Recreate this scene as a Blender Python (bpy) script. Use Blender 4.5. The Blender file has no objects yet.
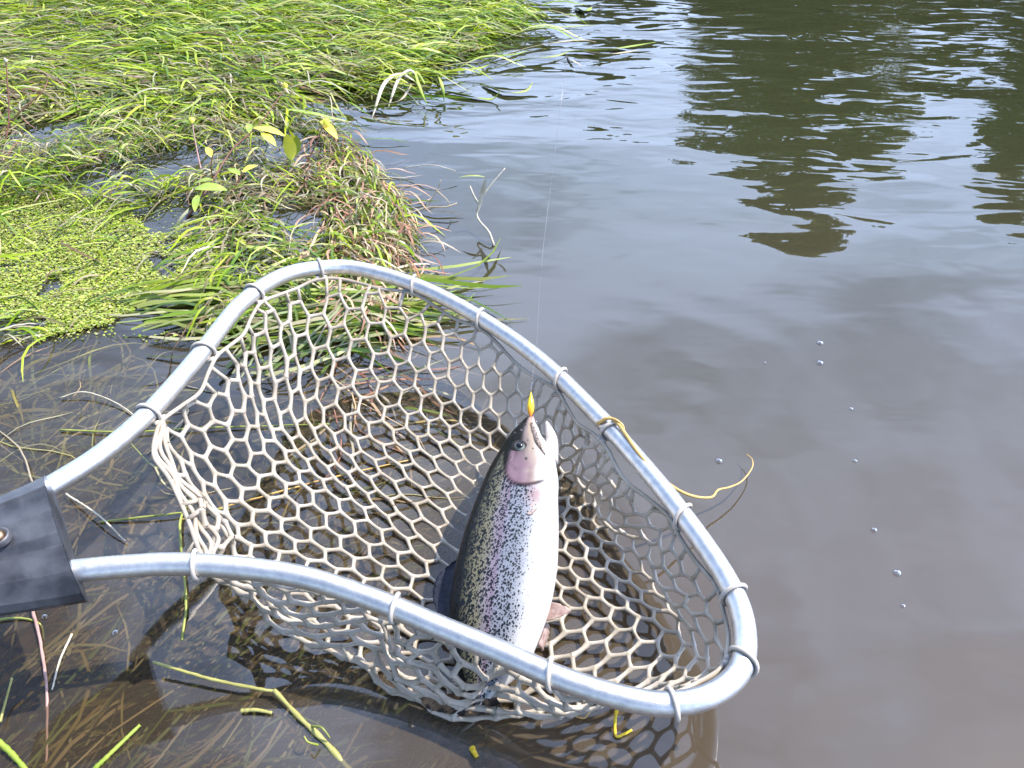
import bpy, bmesh, math, random
import numpy as np
from mathutils import Vector, Matrix

random.seed(7); rng = np.random.default_rng(7)
S = bpy.context.scene
COL = S.collection

# ------------------------------------------------------------------ camera
CAM_H = 0.52; PITCH = math.radians(42.0); FPX = 770.0
cd = bpy.data.cameras.new('camera'); cam = bpy.data.objects.new('camera', cd); COL.objects.link(cam)
cam.location = (0, 0, CAM_H); cam.rotation_euler = (math.pi/2 - PITCH, 0, 0)
cd.sensor_width = 36; cd.lens = 36*FPX/1024; cd.clip_start = 0.02; cd.clip_end = 500
S.camera = cam

# ------------------------------------------------------------------ light
SUN_EL, SUN_AZ = math.radians(56), math.radians(68)      # azimuth clockwise from +Y
w = bpy.data.worlds.new('World'); S.world = w; w.use_nodes = True
nt = w.node_tree; nt.nodes.clear()
def N(nt, t, **k):
    n = nt.nodes.new(t)
    for a, b in k.items():
        if a == 'inp':
            for i, v in b.items(): n.inputs[i].default_value = v
        else: setattr(n, a, b)
    return n
sky = N(nt, 'ShaderNodeTexSky', sky_type='NISHITA', sun_disc=False, sun_elevation=SUN_EL, sun_rotation=SUN_AZ)
sky.air_density = 1.0; sky.dust_density = 0.8; sky.ozone_density = 1.5
bg = N(nt, 'ShaderNodeBackground'); bg.inputs[1].default_value = 0.15
tc = N(nt, 'ShaderNodeTexCoord')
mp = N(nt, 'ShaderNodeMapping'); mp.inputs['Scale'].default_value = (1, 1, 2.2)
cn = N(nt, 'ShaderNodeTexNoise', inp={'Scale': 2.2, 'Detail': 7, 'Roughness': 0.55})
cr = N(nt, 'ShaderNodeMapRange', inp={1: 0.36, 2: 0.70})
sx = N(nt, 'ShaderNodeSeparateXYZ')
# more cloud towards the right (+x) of the view
ad = N(nt, 'ShaderNodeMath', operation='MULTIPLY_ADD'); ad.inputs[1].default_value = 0.20
mixc = N(nt, 'ShaderNodeMix', data_type='RGBA')
mixc.inputs[7].default_value = (12.0, 15.0, 22.0, 1)
L = nt.links.new
L(tc.outputs['Generated'], mp.inputs[0]); L(mp.outputs[0], cn.inputs['Vector'])
ad2 = N(nt, 'ShaderNodeMath', operation='MULTIPLY_ADD'); ad2.inputs[1].default_value = 0.16
L(tc.outputs['Generated'], sx.inputs[0]); L(sx.outputs[0], ad.inputs[0]); L(sx.outputs[1], ad2.inputs[0]); L(cn.outputs[0], ad2.inputs[2]); ad3 = N(nt, 'ShaderNodeMath', operation='MULTIPLY_ADD'); ad3.inputs[1].default_value = -0.30
L(sx.outputs[2], ad3.inputs[0]); L(ad2.outputs[0], ad3.inputs[2]); ad4 = N(nt, 'ShaderNodeMath', operation='ADD'); ad4.inputs[1].default_value = 0.14; L(ad3.outputs[0], ad4.inputs[0]); L(ad4.outputs[0], ad.inputs[2])
L(ad.outputs[0], cr.inputs[0]); L(cr.outputs[0], mixc.inputs[0])
L(sky.outputs[0], mixc.inputs[6]); L(mixc.outputs[2], bg.inputs[0])
wo = N(nt, 'ShaderNodeOutputWorld'); L(bg.outputs[0], wo.inputs[0])

sl = bpy.data.lights.new('sun', 'SUN'); sun = bpy.data.objects.new('sun', sl); COL.objects.link(sun)
sl.energy = 5.0; sl.angle = math.radians(0.5); sl.color = (1.0, 0.92, 0.80)
sdir = Vector((math.sin(SUN_AZ)*math.cos(SUN_EL), math.cos(SUN_AZ)*math.cos(SUN_EL), math.sin(SUN_EL)))
sun.rotation_euler = (-sdir).to_track_quat('-Z', 'Y').to_euler(); sun.location = (3, 3, 5)

S.view_settings.view_transform = 'Standard'; S.view_settings.look = 'None'
S.view_settings.gamma = 1; S.view_settings.use_curve_mapping = False
S.view_settings.exposure = 0.55
S.render.engine = 'CYCLES'
S.cycles.max_bounces = 8; S.cycles.transparent_max_bounces = 24
S.cycles.caustics_reflective = False; S.cycles.caustics_refractive = False
S.cycles.sample_clamp_indirect = 4

# ------------------------------------------------------------------ helpers
def pt(px, py, z):
    """world point at height z seen at a measured position of the photograph"""
    x = (px-512)/FPX; v = (384-py)/FPX
    d = np.array([x, math.cos(PITCH)+v*math.sin(PITCH), -math.sin(PITCH)+v*math.cos(PITCH)])
    return np.array([0, 0, CAM_H]) + d*((z-CAM_H)/d[2])
def pts(l): return np.array([pt(*p) for p in l])
def to_px(P):
    P = np.asarray(P, float); q = P-np.array([0, 0, CAM_H])
    c, s = math.cos(PITCH), math.sin(PITCH)
    dep = q[..., 1]*c-q[..., 2]*s; up = q[..., 1]*s+q[..., 2]*c
    return 512+FPX*q[..., 0]/dep, 384-FPX*up/dep
def in_poly(x, y, poly):
    x = np.asarray(x); y = np.asarray(y); r = np.zeros(x.shape, bool); n = len(poly)
    for i in range(n):
        (x1, y1), (x2, y2) = poly[i], poly[(i+1) % n]
        c = ((y1 > y) != (y2 > y)) & (x < (x2-x1)*(y-y1)/((y2-y1) if y2 != y1 else 1e-9)+x1)
        r ^= c
    return r
def spline(P, n, closed=False):
    """Catmull-Rom resample to n points, even in arc length"""
    P = np.asarray(P, float)
    Q = np.vstack([P[-1:], P, P[:2]]) if closed else np.vstack([2*P[0]-P[1], P, 2*P[-1]-P[-2]])
    out = []
    segs = len(P) if closed else len(P)-1
    t = np.linspace(0, 1, 13)[:-1][:, None]
    for i in range(segs):
        a, b, c, d = Q[i], Q[i+1], Q[i+2], Q[i+3]
        out.append(0.5*((2*b)+(-a+c)*t+(2*a-5*b+4*c-d)*t**2+(-a+3*b-3*c+d)*t**3))
    out = np.vstack(out + ([P[:1]] if closed else [P[-1:]]))
    dl = np.r_[0, np.cumsum(np.linalg.norm(np.diff(out[:, :3], axis=0), axis=1))]
    u = np.linspace(0, dl[-1], n+1)[:-1] if closed else np.linspace(0, dl[-1], n)
    return np.stack([np.interp(u, dl, out[:, k]) for k in range(out.shape[1])], 1)
def tube(P, r, seg=8, closed=False, caps=True, base=0):
    P = np.asarray(P, float); n = len(P); r = np.broadcast_to(np.asarray(r, float), (n,))
    T = np.roll(P, -1, 0)-np.roll(P, 1, 0)
    if not closed: T[0] = P[1]-P[0]; T[-1] = P[-1]-P[-2]
    T /= np.linalg.norm(T, axis=1)[:, None]+1e-12
    u = np.cross(T[0], [0.13, 0.21, 1.0]); u /= np.linalg.norm(u)
    V = []
    for i in range(n):
        u = u-T[i]*np.dot(u, T[i]); u /= np.linalg.norm(u); v = np.cross(T[i], u)
        for k in range(seg):
            a = 2*math.pi*k/seg; V.append(P[i]+r[i]*(math.cos(a)*u+math.sin(a)*v))
    F = []
    for i in range(n if closed else n-1):
        j = (i+1) % n
        for k in range(seg):
            l = (k+1) % seg
            F.append((base+i*seg+k, base+i*seg+l, base+j*seg+l, base+j*seg+k))
    if caps and not closed:
        F.append(tuple(base+k for k in reversed(range(seg)))); F.append(tuple(base+(n-1)*seg+k for k in range(seg)))
    return V, F
def mesh(name, V, F, mat=None, parent=None, smooth=True, attrs=None):
    me = bpy.data.meshes.new(name)
    me.from_pydata([tuple(map(float, v)) for v in V], [], F)
    if smooth: me.polygons.foreach_set('use_smooth', [True]*len(me.polygons))
    for k, (ty, a) in (attrs or {}).items():
        at = me.attributes.new(k, ty, 'POINT')
        at.data.foreach_set('color' if ty == 'FLOAT_COLOR' else 'value', np.asarray(a, np.float32).ravel())
    if mat: me.materials.append(mat)
    o = bpy.data.objects.new(name, me); COL.objects.link(o)
    if parent: o.parent = parent; o.matrix_parent_inverse = Matrix.Translation(-Vector(parent.location))
    return o
def tag(o, label, cat, group=None, kind=None):
    o['label'] = label; o['category'] = cat
    if group: o['group'] = group
    if kind: o['kind'] = kind
    return o
def thing(name, label, cat, loc, group=None):
    o = bpy.data.objects.new(name, None); COL.objects.link(o); o.location = tuple(map(float, loc)); o.empty_display_size = .02
    return tag(o, label, cat, group)
def merge(*parts):
    V, F = [], []
    for v, f in parts:
        b = len(V); V += list(v); F += [tuple(i+b for i in q) for q in f]
    return V, F
def vnoise(x, y, sc, seed=0):
    """smooth value noise on arrays"""
    r = np.random.default_rng(seed).random((64, 64)); x = x*sc+100; y = y*sc+100
    xi = np.floor(x).astype(int); yi = np.floor(y).astype(int); fx = x-xi; fy = y-yi
    fx = fx*fx*(3-2*fx); fy = fy*fy*(3-2*fy); g = lambda a, b: r[a % 64, b % 64]
    return (g(xi, yi)*(1-fx)+g(xi+1, yi)*fx)*(1-fy)+(g(xi, yi+1)*(1-fx)+g(xi+1, yi+1)*fx)*fy

def mat(name, color=(.5, .5, .5), rough=.5, metal=0, noise=None, bump=None, attr=None, **kw):
    """procedural principled material; noise=(scale, colour2, contrast); bump=(scale, dist)"""
    m = bpy.data.materials.new(name); m.use_nodes = True; t = m.node_tree; b = t.nodes['Principled BSDF']
    b.inputs['Base Color'].default_value = (*color, 1); b.inputs['Roughness'].default_value = rough; b.inputs['Metallic'].default_value = metal
    for k, v in kw.items(): b.inputs[k].default_value = v
    geo = N(t, 'ShaderNodeNewGeometry')
    src = None
    if attr:
        a = N(t, 'ShaderNodeAttribute', attribute_name=attr); src = a.outputs['Color']
    if noise:
        n = N(t, 'ShaderNodeTexNoise', inp={'Scale': noise[0], 'Detail': 5}); t.links.new(geo.outputs['Position'], n.inputs['Vector'])
        r = N(t, 'ShaderNodeMapRange', inp={1: .5-noise[2], 2: .5+noise[2]}); t.links.new(n.outputs[0], r.inputs[0])
        mx = N(t, 'ShaderNodeMix', data_type='RGBA', inp={6: (*color, 1), 7: (*noise[1], 1)})
        if attr: mx.blend_type = 'MULTIPLY'; t.links.new(src, mx.inputs[6])
        t.links.new(r.outputs[0], mx.inputs[0]); src = mx.outputs[2]
    if src: t.links.new(src, b.inputs['Base Color'])
    if bump:
        n = N(t, 'ShaderNodeTexNoise', inp={'Scale': bump[0], 'Detail': 4}); t.links.new(geo.outputs['Position'], n.inputs['Vector'])
        bb = N(t, 'ShaderNodeBump', inp={'Distance': bump[1], 'Strength': 1}); t.links.new(n.outputs[0], bb.inputs['Height']); t.links.new(bb.outputs[0], b.inputs['Normal'])
    return m

# ------------------------------------------------------------------ lake bed and far bank: one sheet to the horizon
def grid_axis(a, b, fine, n): # denser near 0
    u = np.linspace(-1, 1, n); v = np.sign(u)*np.abs(u)**2.6
    return np.where(v < 0, -v*a, v*b)
gx = grid_axis(-220, 220, 0, 101); gy = grid_axis(-60, 380, 0, 121)
X, Y = np.meshgrid(gx, gy)
Z = -0.20+0.03*vnoise(X, Y, 2.3, 3)-0.7*np.clip((Y-.5)/2, 0, 1)
bank = np.clip((Y-12.2+0.5*np.sin(X*.5))/1.6, 0, 1); Z = Z+bank*(1.25+0.5*vnoise(X, Y, .12, 5))+np.clip((Y-14)/200, 0, 1)*14
Z = np.where(Y < -3, Z+np.clip((-Y-3)/1.5, 0, 1)*0.9, Z)
V = np.stack([X.ravel(), Y.ravel(), Z.ravel()], 1); nx = len(gx)
F = [(j*nx+i, j*nx+i+1, (j+1)*nx+i+1, (j+1)*nx+i) for j in range(len(gy)-1) for i in range(nx-1)]
m_bed = bpy.data.materials.new('silt_and_bank'); m_bed.use_nodes = True; t = m_bed.node_tree; b = t.nodes['Principled BSDF']
geo = N(t, 'ShaderNodeNewGeometry'); sp = N(t, 'ShaderNodeSeparateXYZ'); t.links.new(geo.outputs['Position'], sp.inputs[0])
n1 = N(t, 'ShaderNodeTexNoise', inp={'Scale': 9, 'Detail': 8, 'Roughness': .65}); t.links.new(geo.outputs['Position'], n1.inputs['Vector'])
rp = N(t, 'ShaderNodeMix', data_type='RGBA', inp={6: (.040, .027, .012, 1), 7: (.135, .090, .038, 1)}); t.links.new(n1.outputs[0], rp.inputs[0])
rg = N(t, 'ShaderNodeMix', data_type='RGBA', inp={6: (.05, .09, .02, 1), 7: (.10, .12, .04, 1)}); t.links.new(n1.outputs[0], rg.inputs[0])
st = N(t, 'ShaderNodeMapRange', inp={1: 0.02, 2: 0.2}); t.links.new(sp.outputs[2], st.inputs[0])
mm = N(t, 'ShaderNodeMix', data_type='RGBA'); t.links.new(st.outputs[0], mm.inputs[0]); t.links.new(rp.outputs[2], mm.inputs[6]); t.links.new(rg.outputs[2], mm.inputs[7])
t.links.new(mm.outputs[2], b.inputs['Base Color']); b.inputs['Roughness'].default_value = .9
bed = mesh('lake_bed', V, F, m_bed); bed['kind'] = 'structure'

# ------------------------------------------------------------------ water
m_w = bpy.data.materials.new('pond_water'); m_w.use_nodes = True; t = m_w.node_tree; t.nodes.clear()
geo = N(t, 'ShaderNodeNewGeometry')
out = N(t, 'ShaderNodeOutputMaterial')
tr = N(t, 'ShaderNodeBsdfTransparent', inp={0: (.92, .90, .84, 1)})
df = N(t, 'ShaderNodeBsdfDiffuse', inp={0: (.062, .057, .050, 1)})
body = N(t, 'ShaderNodeMixShader'); t.links.new(tr.outputs[0], body.inputs[1]); t.links.new(df.outputs[0], body.inputs[2])
gl = N(t, 'ShaderNodeBsdfGlossy', inp={0: (1, 1, 1, 1), 1: .015})
fr = N(t, 'ShaderNodeFresnel', inp={0: 1.62})
ms = N(t, 'ShaderNodeMixShader'); t.links.new(fr.outputs[0], ms.inputs[0]); t.links.new(body.outputs[0], ms.inputs[1]); t.links.new(gl.outputs[0], ms.inputs[2])
t.links.new(ms.outputs[0], out.inputs[0])
sp = N(t, 'ShaderNodeSeparateXYZ'); t.links.new(geo.outputs['Position'], sp.inputs[0])
def wave_noise(scale, stretch, rot, detail, seed):
    mp = N(t, 'ShaderNodeMapping'); mp.inputs['Scale'].default_value = stretch; mp.inputs['Rotation'].default_value = (0, 0, rot); mp.inputs['Location'].default_value = (seed, seed, 0)
    n = N(t, 'ShaderNodeTexNoise', inp={'Scale': scale, 'Detail': detail, 'Roughness': .45, 'Distortion': .6})
    t.links.new(geo.outputs['Position'], mp.inputs[0]); t.links.new(mp.outputs[0], n.inputs['Vector']); return n.outputs[0]
def M(op, a, b=None, c=None):
    n = N(t, 'ShaderNodeMath', operation=op)
    for i, v in enumerate((a, b, c)):
        if v is None: continue
        if isinstance(v, (int, float)): n.inputs[i].default_value = v
        else: t.links.new(v, n.inputs[i])
    return n.outputs[0]
far = N(t, 'ShaderNodeMapRange', inp={1: .75, 2: 1.9}); t.links.new(sp.outputs[1], far.inputs[0])
h1 = wave_noise(7.5, (0.75, 1.4, 1), .12, 2.0, 3)        # wind ripples, crests across the view
h2 = wave_noise(2.4, (0.6, 1.2, 1), -.5, 2.0, 9)         # long swell
h3 = wave_noise(22, (0.5, 1.4, 1), .3, 1.0, 5)
# silt stirred up near the bank thins out into clear dark deep water
sil = N(t, 'ShaderNodeMapRange', inp={1: .45, 2: 1.5, 3: .50, 4: .36}); t.links.new(M('ADD', sp.outputs[1], M('MULTIPLY', h2, .3)), sil.inputs[0]); lft = N(t, 'ShaderNodeMapRange', inp={1: -.16, 2: .06, 3: .52, 4: 1.0}); t.links.new(M('ADD', sp.outputs[0], M('MULTIPLY', h2, .12)), lft.inputs[0])
t.links.new(M('MULTIPLY', sil.outputs[0], lft.outputs[0]), body.inputs[0])
dc = N(t, 'ShaderNodeMix', data_type='RGBA', inp={6: (.120, .095, .068, 1), 7: (.075, .085, .038, 1)}); dcf = N(t, 'ShaderNodeMapRange', inp={1: .5, 2: 1.35}); t.links.new(M('ADD', sp.outputs[1], M('MULTIPLY', h2, .3)), dcf.inputs[0]); t.links.new(dcf.outputs[0], dc.inputs[0]); t.links.new(dc.outputs[2], df.inputs[0])
# faint rings spreading from the net
dx = M('SUBTRACT', sp.outputs[0], 0.02); dy = M('SUBTRACT', sp.outputs[1], .38)
rr = M('SQRT', M('ADD', M('MULTIPLY', dx, dx), M('MULTIPLY', dy, dy)))
ring = M('SINE', M('MULTIPLY_ADD', wave_noise(3, (1, 1, 1), 0, 1, 1), 9.0, M('MULTIPLY', rr, 95)))
ringf = N(t, 'ShaderNodeMapRange', inp={1: .75, 2: .2}); t.links.new(rr, ringf.inputs[0])
hh = M('ADD', M('MULTIPLY', M('MULTIPLY', h1, 1.0), M('MULTIPLY_ADD', far.outputs[0], 0.0062, .0010)), M('MULTIPLY', h2, .014))
hh = M('ADD', hh, M('MULTIPLY', h3, M('MULTIPLY_ADD', far.outputs[0], 0.0022, .0002)))
hh = M('ADD', hh, M('MULTIPLY', ring, M('MULTIPLY', ringf.outputs[0], .00012)))
bp = N(t, 'ShaderNodeBump', inp={'Strength': 1, 'Distance': 1}); t.links.new(hh, bp.inputs['Height'])
t.links.new(bp.outputs[0], gl.inputs['Normal']); t.links.new(bp.outputs[0], fr.inputs['Normal'])
va = N(t, 'ShaderNodeVolumeAbsorption', inp={0: (.50, .42, .22, 1), 1: 4.0}); t.links.new(va.outputs[0], out.inputs['Volume'])
water = mesh('water', [(a, b_, c) for c in (0, -3) for a, b_ in ((-80, -6), (80, -6), (80, 15), (-80, 15))], [(0, 1, 2, 3), (7, 6, 5, 4), (0, 4, 5, 1), (1, 5, 6, 2), (2, 6, 7, 3), (3, 7, 4, 0)], m_w, smooth=False); water['kind'] = 'structure'

# ------------------------------------------------------------------ far bank trees (seen as reflections)
m_bark = mat('bark', (.10, .075, .05), .9, noise=(8, (.05, .04, .03), .2))
def leafmat(name, c):
    m = mat(name, c, .55, attr='col'); return m
m_leaf = None
def tree(label, x, y, h, rad, z0, nleaf, tint, base_w=1.0):
    g = 0.6
    T = thing('tree', label, 'tree', (x, y, g), 'trees on the far bank')
    n = 9; tp = np.array([[x+0.12*math.sin(i*1.3+x), y+0.1*math.cos(i*1.7), g-.3+(h-g-.5)*i/(n-1)] for i in range(n)])
    parts = [tube(tp, np.linspace(.17, .03, n)*h/7, 8)]
    blobs = []
    for k in range(46):
        f = random.random(); zz = z0+(h-z0)*(f**.9); a = random.random()*6.283
        prof = math.sin(math.pi*min(1, .18+f*.80))**.7*rad
        r = prof*random.uniform(.05, .85)
        c = np.array([x+r*math.cos(a), y+r*math.sin(a), zz]); blobs.append((c, random.uniform(.28, .5)*rad*(1.15-f*.7)))
        st_ = tp[min(n-1, int(f*(n-2)))]
        parts.append(tube(spline([st_, (st_+c)/2+[0, 0, .15], c], 5), np.linspace(.035, .010, 5), 5))
    V, F = merge(*parts); mesh('trunk', V, F, m_bark, T)
    cs = np.array([b[0] for b in blobs]); rs = np.array([b[1] for b in blobs])
    k = rng.integers(0, len(blobs), nleaf); d = rng.normal(size=(nleaf, 3)); d /= np.linalg.norm(d, axis=1)[:, None]
    P = cs[k]+d*(rs[k]*rng.random(nleaf)**.45)[:, None]*[1, 1, .8]
    u = rng.normal(size=(nleaf, 3)); u /= np.linalg.norm(u, axis=1)[:, None]; v = np.cross(u, rng.normal(size=(nleaf, 3))); v /= np.linalg.norm(v, axis=1)[:, None]
    s = rng.uniform(.06, .12, nleaf)[:, None]
    V = np.stack([P-u*s, P+v*s*.55, P+u*s, P-v*s*.55], 1).reshape(-1, 3)
    F = [(4*i, 4*i+1, 4*i+2, 4*i+3) for i in range(nleaf)]
    cb = (np.array(tint)*(rng.uniform(.65, 1.35, (len(blobs), 1))))[k]*rng.uniform(.75, 1.25, (nleaf, 1))
    mesh('crown', V, F, m_leaf, T, smooth=False, attrs={'col': ('FLOAT_COLOR', np.repeat(np.c_[cb, np.ones(nleaf)], 4, 0))})
m_leaf = bpy.data.materials.new('tree_foliage'); m_leaf.use_nodes = True; t = m_leaf.node_tree; b = t.nodes['Principled BSDF']
a = N(t, 'ShaderNodeAttribute', attribute_name='col'); t.links.new(a.outputs['Color'], b.inputs['Base Color']); b.inputs['Roughness'].default_value = .5
tl = N(t, 'ShaderNodeBsdfTranslucent'); t.links.new(a.outputs['Color'], tl.inputs[0]); mx = N(t, 'ShaderNodeMixShader', inp={0: .45})
t.links.new(b.outputs[0], mx.inputs[1]); t.links.new(tl.outputs[0], mx.inputs[2]); t.links.new(mx.outputs[0], t.nodes['Material Output'].inputs[0])
def polar(az, d): a = math.radians(az); return d*math.sin(a), d*math.cos(a)
x, y = polar(21.2, 14.0); tree('tall olive tree, the highest one, reflected right of the middle', x, y, 7.3, 2.25, 1.2, 30000, (.22, .23, .07))
x, y = polar(35.5, 14.5); tree('narrower tree reflected at the right edge of the water', x, y, 5.9, 1.5, 1.2, 20000, (.19, .22, .07))
for i, (az, d, h, r, lab) in enumerate([
    (27.8, 15.2, 4.1, 1.4, 'low bushy tree between the two tall reflected trees'),
    (14.0, 15.0, 4.6, 1.7, 'low bushy tree just left of the highest tree'),
    (7.5, 15.0, 4.3, 1.7, 'low dark tree reflected behind the fishing line'),
    (1.0, 15.2, 4.1, 1.8, 'low dark tree reflected beside the tip of the weed bed'),
    (-6.0, 15.5, 4.3, 1.9, 'low tree behind the right half of the weed bed'),
    (-13.5, 15.5, 4.2, 1.9, 'low tree behind the middle of the weed bed'),
    (-21, 16, 4.5, 2.0, 'low tree behind the left half of the weed bed'),
    (-29, 16, 4.4, 2.0, 'leftmost low tree of the far bank'),
    (42, 15.5, 4.4, 1.8, 'rounded tree at the right end of the far bank')]):
    x, y = polar(az, d); tree(lab, x, y, h, r, 1.0, 8000, (.10, .13, .04))

# ------------------------------------------------------------------ weed bed: ribbon blades lying on the water
def ribbons(P0, ang, ln, wd, curv, z0, hump, col, seg=7, tw=0.5, tipz=None):
    n = len(P0); s = np.linspace(0, 1, seg)[None, :]
    a = ang[:, None]+curv[:, None]*(s-.3)+.25*np.sin(s*6+ang[:, None]*7)
    step = (ln/(seg-1))[:, None]
    x = P0[:, :1]+np.cumsum(np.cos(a)*step, 1); y = P0[:, 1:2]+np.cumsum(np.sin(a)*step, 1)
    z = z0[:, None]+hump[:, None]*np.sin(np.pi*np.clip(s*1.05, 0, 1))
    if tipz is not None: z = z+(tipz-z0)[:, None]*s**1.5
    tws = rng.uniform(-tw, tw, n)[:, None]+rng.uniform(-1, 1, n)[:, None]*s*.9
    wv = (wd[:, None]*np.clip(1.25*(1-s**3)*(.55+s*1.2), .12, 1))*.5
    nxv, nyv = -np.sin(a)*np.cos(tws)*wv, np.cos(a)*np.cos(tws)*wv; nz = np.sin(tws)*wv
    A = np.stack([x+nxv, y+nyv, z+nz], 2); B = np.stack([x-nxv, y-nyv, z-nz], 2)
    V = np.stack([A, B], 2).reshape(-1, 3)
    base = (np.arange(n)*seg*2)[:, None]+(np.arange(seg-1)*2)[None, :]
    Fq = np.stack([base, base+1, base+3, base+2], 2).reshape(-1, 4)
    C = np.repeat(col, seg*2, 0); g = np.tile(np.repeat(np.linspace(.88, 1.1, seg), 2), n)[:, None]
    C = np.c_[C*g, np.ones(len(C))]
    return V, Fq, C
def big_mesh(name, V, Fq, C, m, parent=None):
    me = bpy.data.meshes.new(name); k = Fq.shape[1]
    me.vertices.add(len(V)); me.vertices.foreach_set('co', V.astype(np.float32).ravel())
    me.loops.add(Fq.size); me.loops.foreach_set('vertex_index', Fq.astype(np.int32).ravel())
    me.polygons.add(len(Fq)); me.polygons.foreach_set('loop_start', np.arange(len(Fq), dtype=np.int32)*k)
    at = me.attributes.new('col', 'FLOAT_COLOR', 'POINT'); at.data.foreach_set('color', C.astype(np.float32).ravel())
    me.update(calc_edges=True); me.validate(); me.materials.append(m)
    me.polygons.foreach_set('use_smooth', [True]*len(me.polygons))
    o = bpy.data.objects.new(name, me); COL.objects.link(o)
    if parent: o.parent = parent
    return o
def blade_mat(name, trans=.35, rough=.4):
    m = bpy.data.materials.new(name); m.use_nodes = True; t = m.node_tree; b = t.nodes['Principled BSDF']
    a = N(t, 'ShaderNodeAttribute', attribute_name='col')
    t.links.new(a.outputs['Color'], b.inputs['Base Color']); b.inputs['Roughness'].default_value = rough
    tl = N(t, 'ShaderNodeBsdfTranslucent'); t.links.new(a.outputs['Color'], tl.inputs[0])
    mx = N(t, 'ShaderNodeMixShader', inp={0: trans}); t.links.new(b.outputs[0], mx.inputs[1]); t.links.new(tl.outputs[0], mx.inputs[2])
    t.links.new(mx.outputs[0], t.nodes['Material Output'].inputs[0]); return m
m_blade = blade_mat('ribbon_weed'); m_straw = blade_mat('dead_straw', .2, .5)

BANK = [(-420, -170), (520, -170), (505, -20), (520, 8), (548, 24), (510, 42), (470, 58), (435, 80), (395, 92), (362, 104), (342, 125), (362, 150),
        (392, 185), (412, 215), (420, 245), (400, 275), (360, 300), (300, 325), (240, 342), (190, 348), (120, 340), (60, 345), (-20, 350), (-420, 360)]
OPEN = [[(30, 128), (60, 118), (88, 120), (80, 140), (45, 148), (28, 142)], [(140, 170), (180, 150), (215, 150), (205, 172), (165, 182), (140, 182)],
        [(75, 175), (105, 172), (112, 195), (80, 198)], [(150, 208), (190, 205), (185, 230), (152, 230)], [(300, 95), (345, 88), (340, 118), (300, 112)],
        [(270, 135), (320, 140), (300, 165), (265, 160)], [(70, 320), (190, 300), (190, 340), (70, 345)], [(290, 205), (330, 215), (310, 245), (280, 235)]]
def sample_px(n, x0, x1, y0, y1, poly=BANK):
    x = rng.uniform(x0, x1, n*3); y = rng.uniform(y0, y1, n*3); k = in_poly(x, y, poly); return x[k][:n], y[k][:n]
def plan(x, y, z=0): return np.array([pt(a, b, z)[:2] for a, b in zip(x, y)]).reshape(-1, 2)
def pick(cols, probs, n):
    cols = np.array(cols); k = rng.choice(len(cols), n, p=np.array(probs)/sum(probs)); return cols[k]*rng.uniform(.75, 1.25, (n, 1))*(1+rng.uniform(-.08, .08, (n, 3)))
GREENS = [(.260, .380, .012), (.400, .500, .030), (.110, .210, .012), (.56, .60, .18), (.05, .085, .012)]
STRAWS = [(.44, .39, .24), (.34, .29, .17), (.25, .21, .10), (.50, .46, .34), (.28, .17, .11)]
def bed_layer(n, y0, y1, zlo, zhi, pstraw, lenr, widr, angf, skip_open, x0=-160, x1=560):
    x, y = sample_px(n, x0, x1, y0, y1)
    keep = np.ones(len(x), bool)
    if skip_open > 0:
        for o in OPEN: keep &= ~(in_poly(x, y, o) & (rng.random(len(x)) < skip_open))
    thin = np.clip((y-185)/25, 0, 1)*np.clip((235-x)/30, 0, 1)*np.clip((328-y)/12, 0, 1)
    keep &= rng.random(len(x)) > thin*.92
    x, y = x[keep], y[keep]; n = len(x); P = plan(x, y)
    cl = vnoise(P[:, 0], P[:, 1], 4.5, 11)
    green = pick(GREENS, [4, 4, 3, 2, 1], n); straw = pick(STRAWS, [3, 3, 3, 1.5, 1.5], n)
    ps = pstraw(x, y)*(0.5+vnoise(P[:, 0], P[:, 1], 7, 21)); k = rng.random(n) < ps
    col = np.where(k[:, None], straw, green)
    ln = rng.uniform(*lenr, n)*np.where(k, .85, 1); wd = rng.uniform(*widr, n)*np.where(k, .75, 1)
    z = zlo+(zhi-zlo)*rng.random(n)*(.25+cl*1.2)
    ang = angf(x, y, P)+rng.normal(0, .42, n)
    # blades keep to the bed: few reach out over the open water or across the gaps
    tp = np.c_[P+np.c_[np.cos(ang), np.sin(ang)]*ln[:, None], np.zeros(n)]; tx, ty = to_px(tp)
    ok = in_poly(tx, ty, BANK) | (rng.random(n) < .06)
    if skip_open > 0:
        mx_, my_ = to_px(tp*.5+np.c_[P, np.zeros(n)]*.5)
        for o in OPEN: ok &= ~((in_poly(tx, ty, o) | in_poly(mx_, my_, o)) & (rng.random(n) < skip_open))
    P, ang, ln, wd, z, col, cl = P[ok], ang[ok], ln[ok], wd[ok], z[ok], col[ok], cl[ok]; n = len(P)
    return ribbons(P, ang, ln, wd, rng.normal(0, .6, n), z, rng.uniform(0, .022, n)*(.4+cl), col)
def flow(x, y, P):
    a = -.12+0.5*(vnoise(P[:, 0], P[:, 1], 2.2, 31)-.5)                    # along +x at the top
    b = math.pi+.95+1.0*(vnoise(P[:, 0], P[:, 1], 3, 41)-.5)              # slanting in the middle left
    mixf = np.clip((y-75)/80, 0, 1)*np.clip((330-x)/120, 0, 1)
    k = rng.random(len(x)) < mixf*.75
    c = -1.0+1.2*(vnoise(P[:, 0], P[:, 1], 5, 51)-.5)
    e = rng.random(len(x)) < np.clip((x-300)/80, 0, 1)*np.clip((y-110)/40, 0, 1)
    r = np.where(k, b, a); return np.where(e, c, r)
top_straw = lambda x, y: np.clip(.14+np.clip((y-20)/110, 0, 1)*.38+np.clip((120-x)/400, 0, .15), 0, .8)
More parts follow.
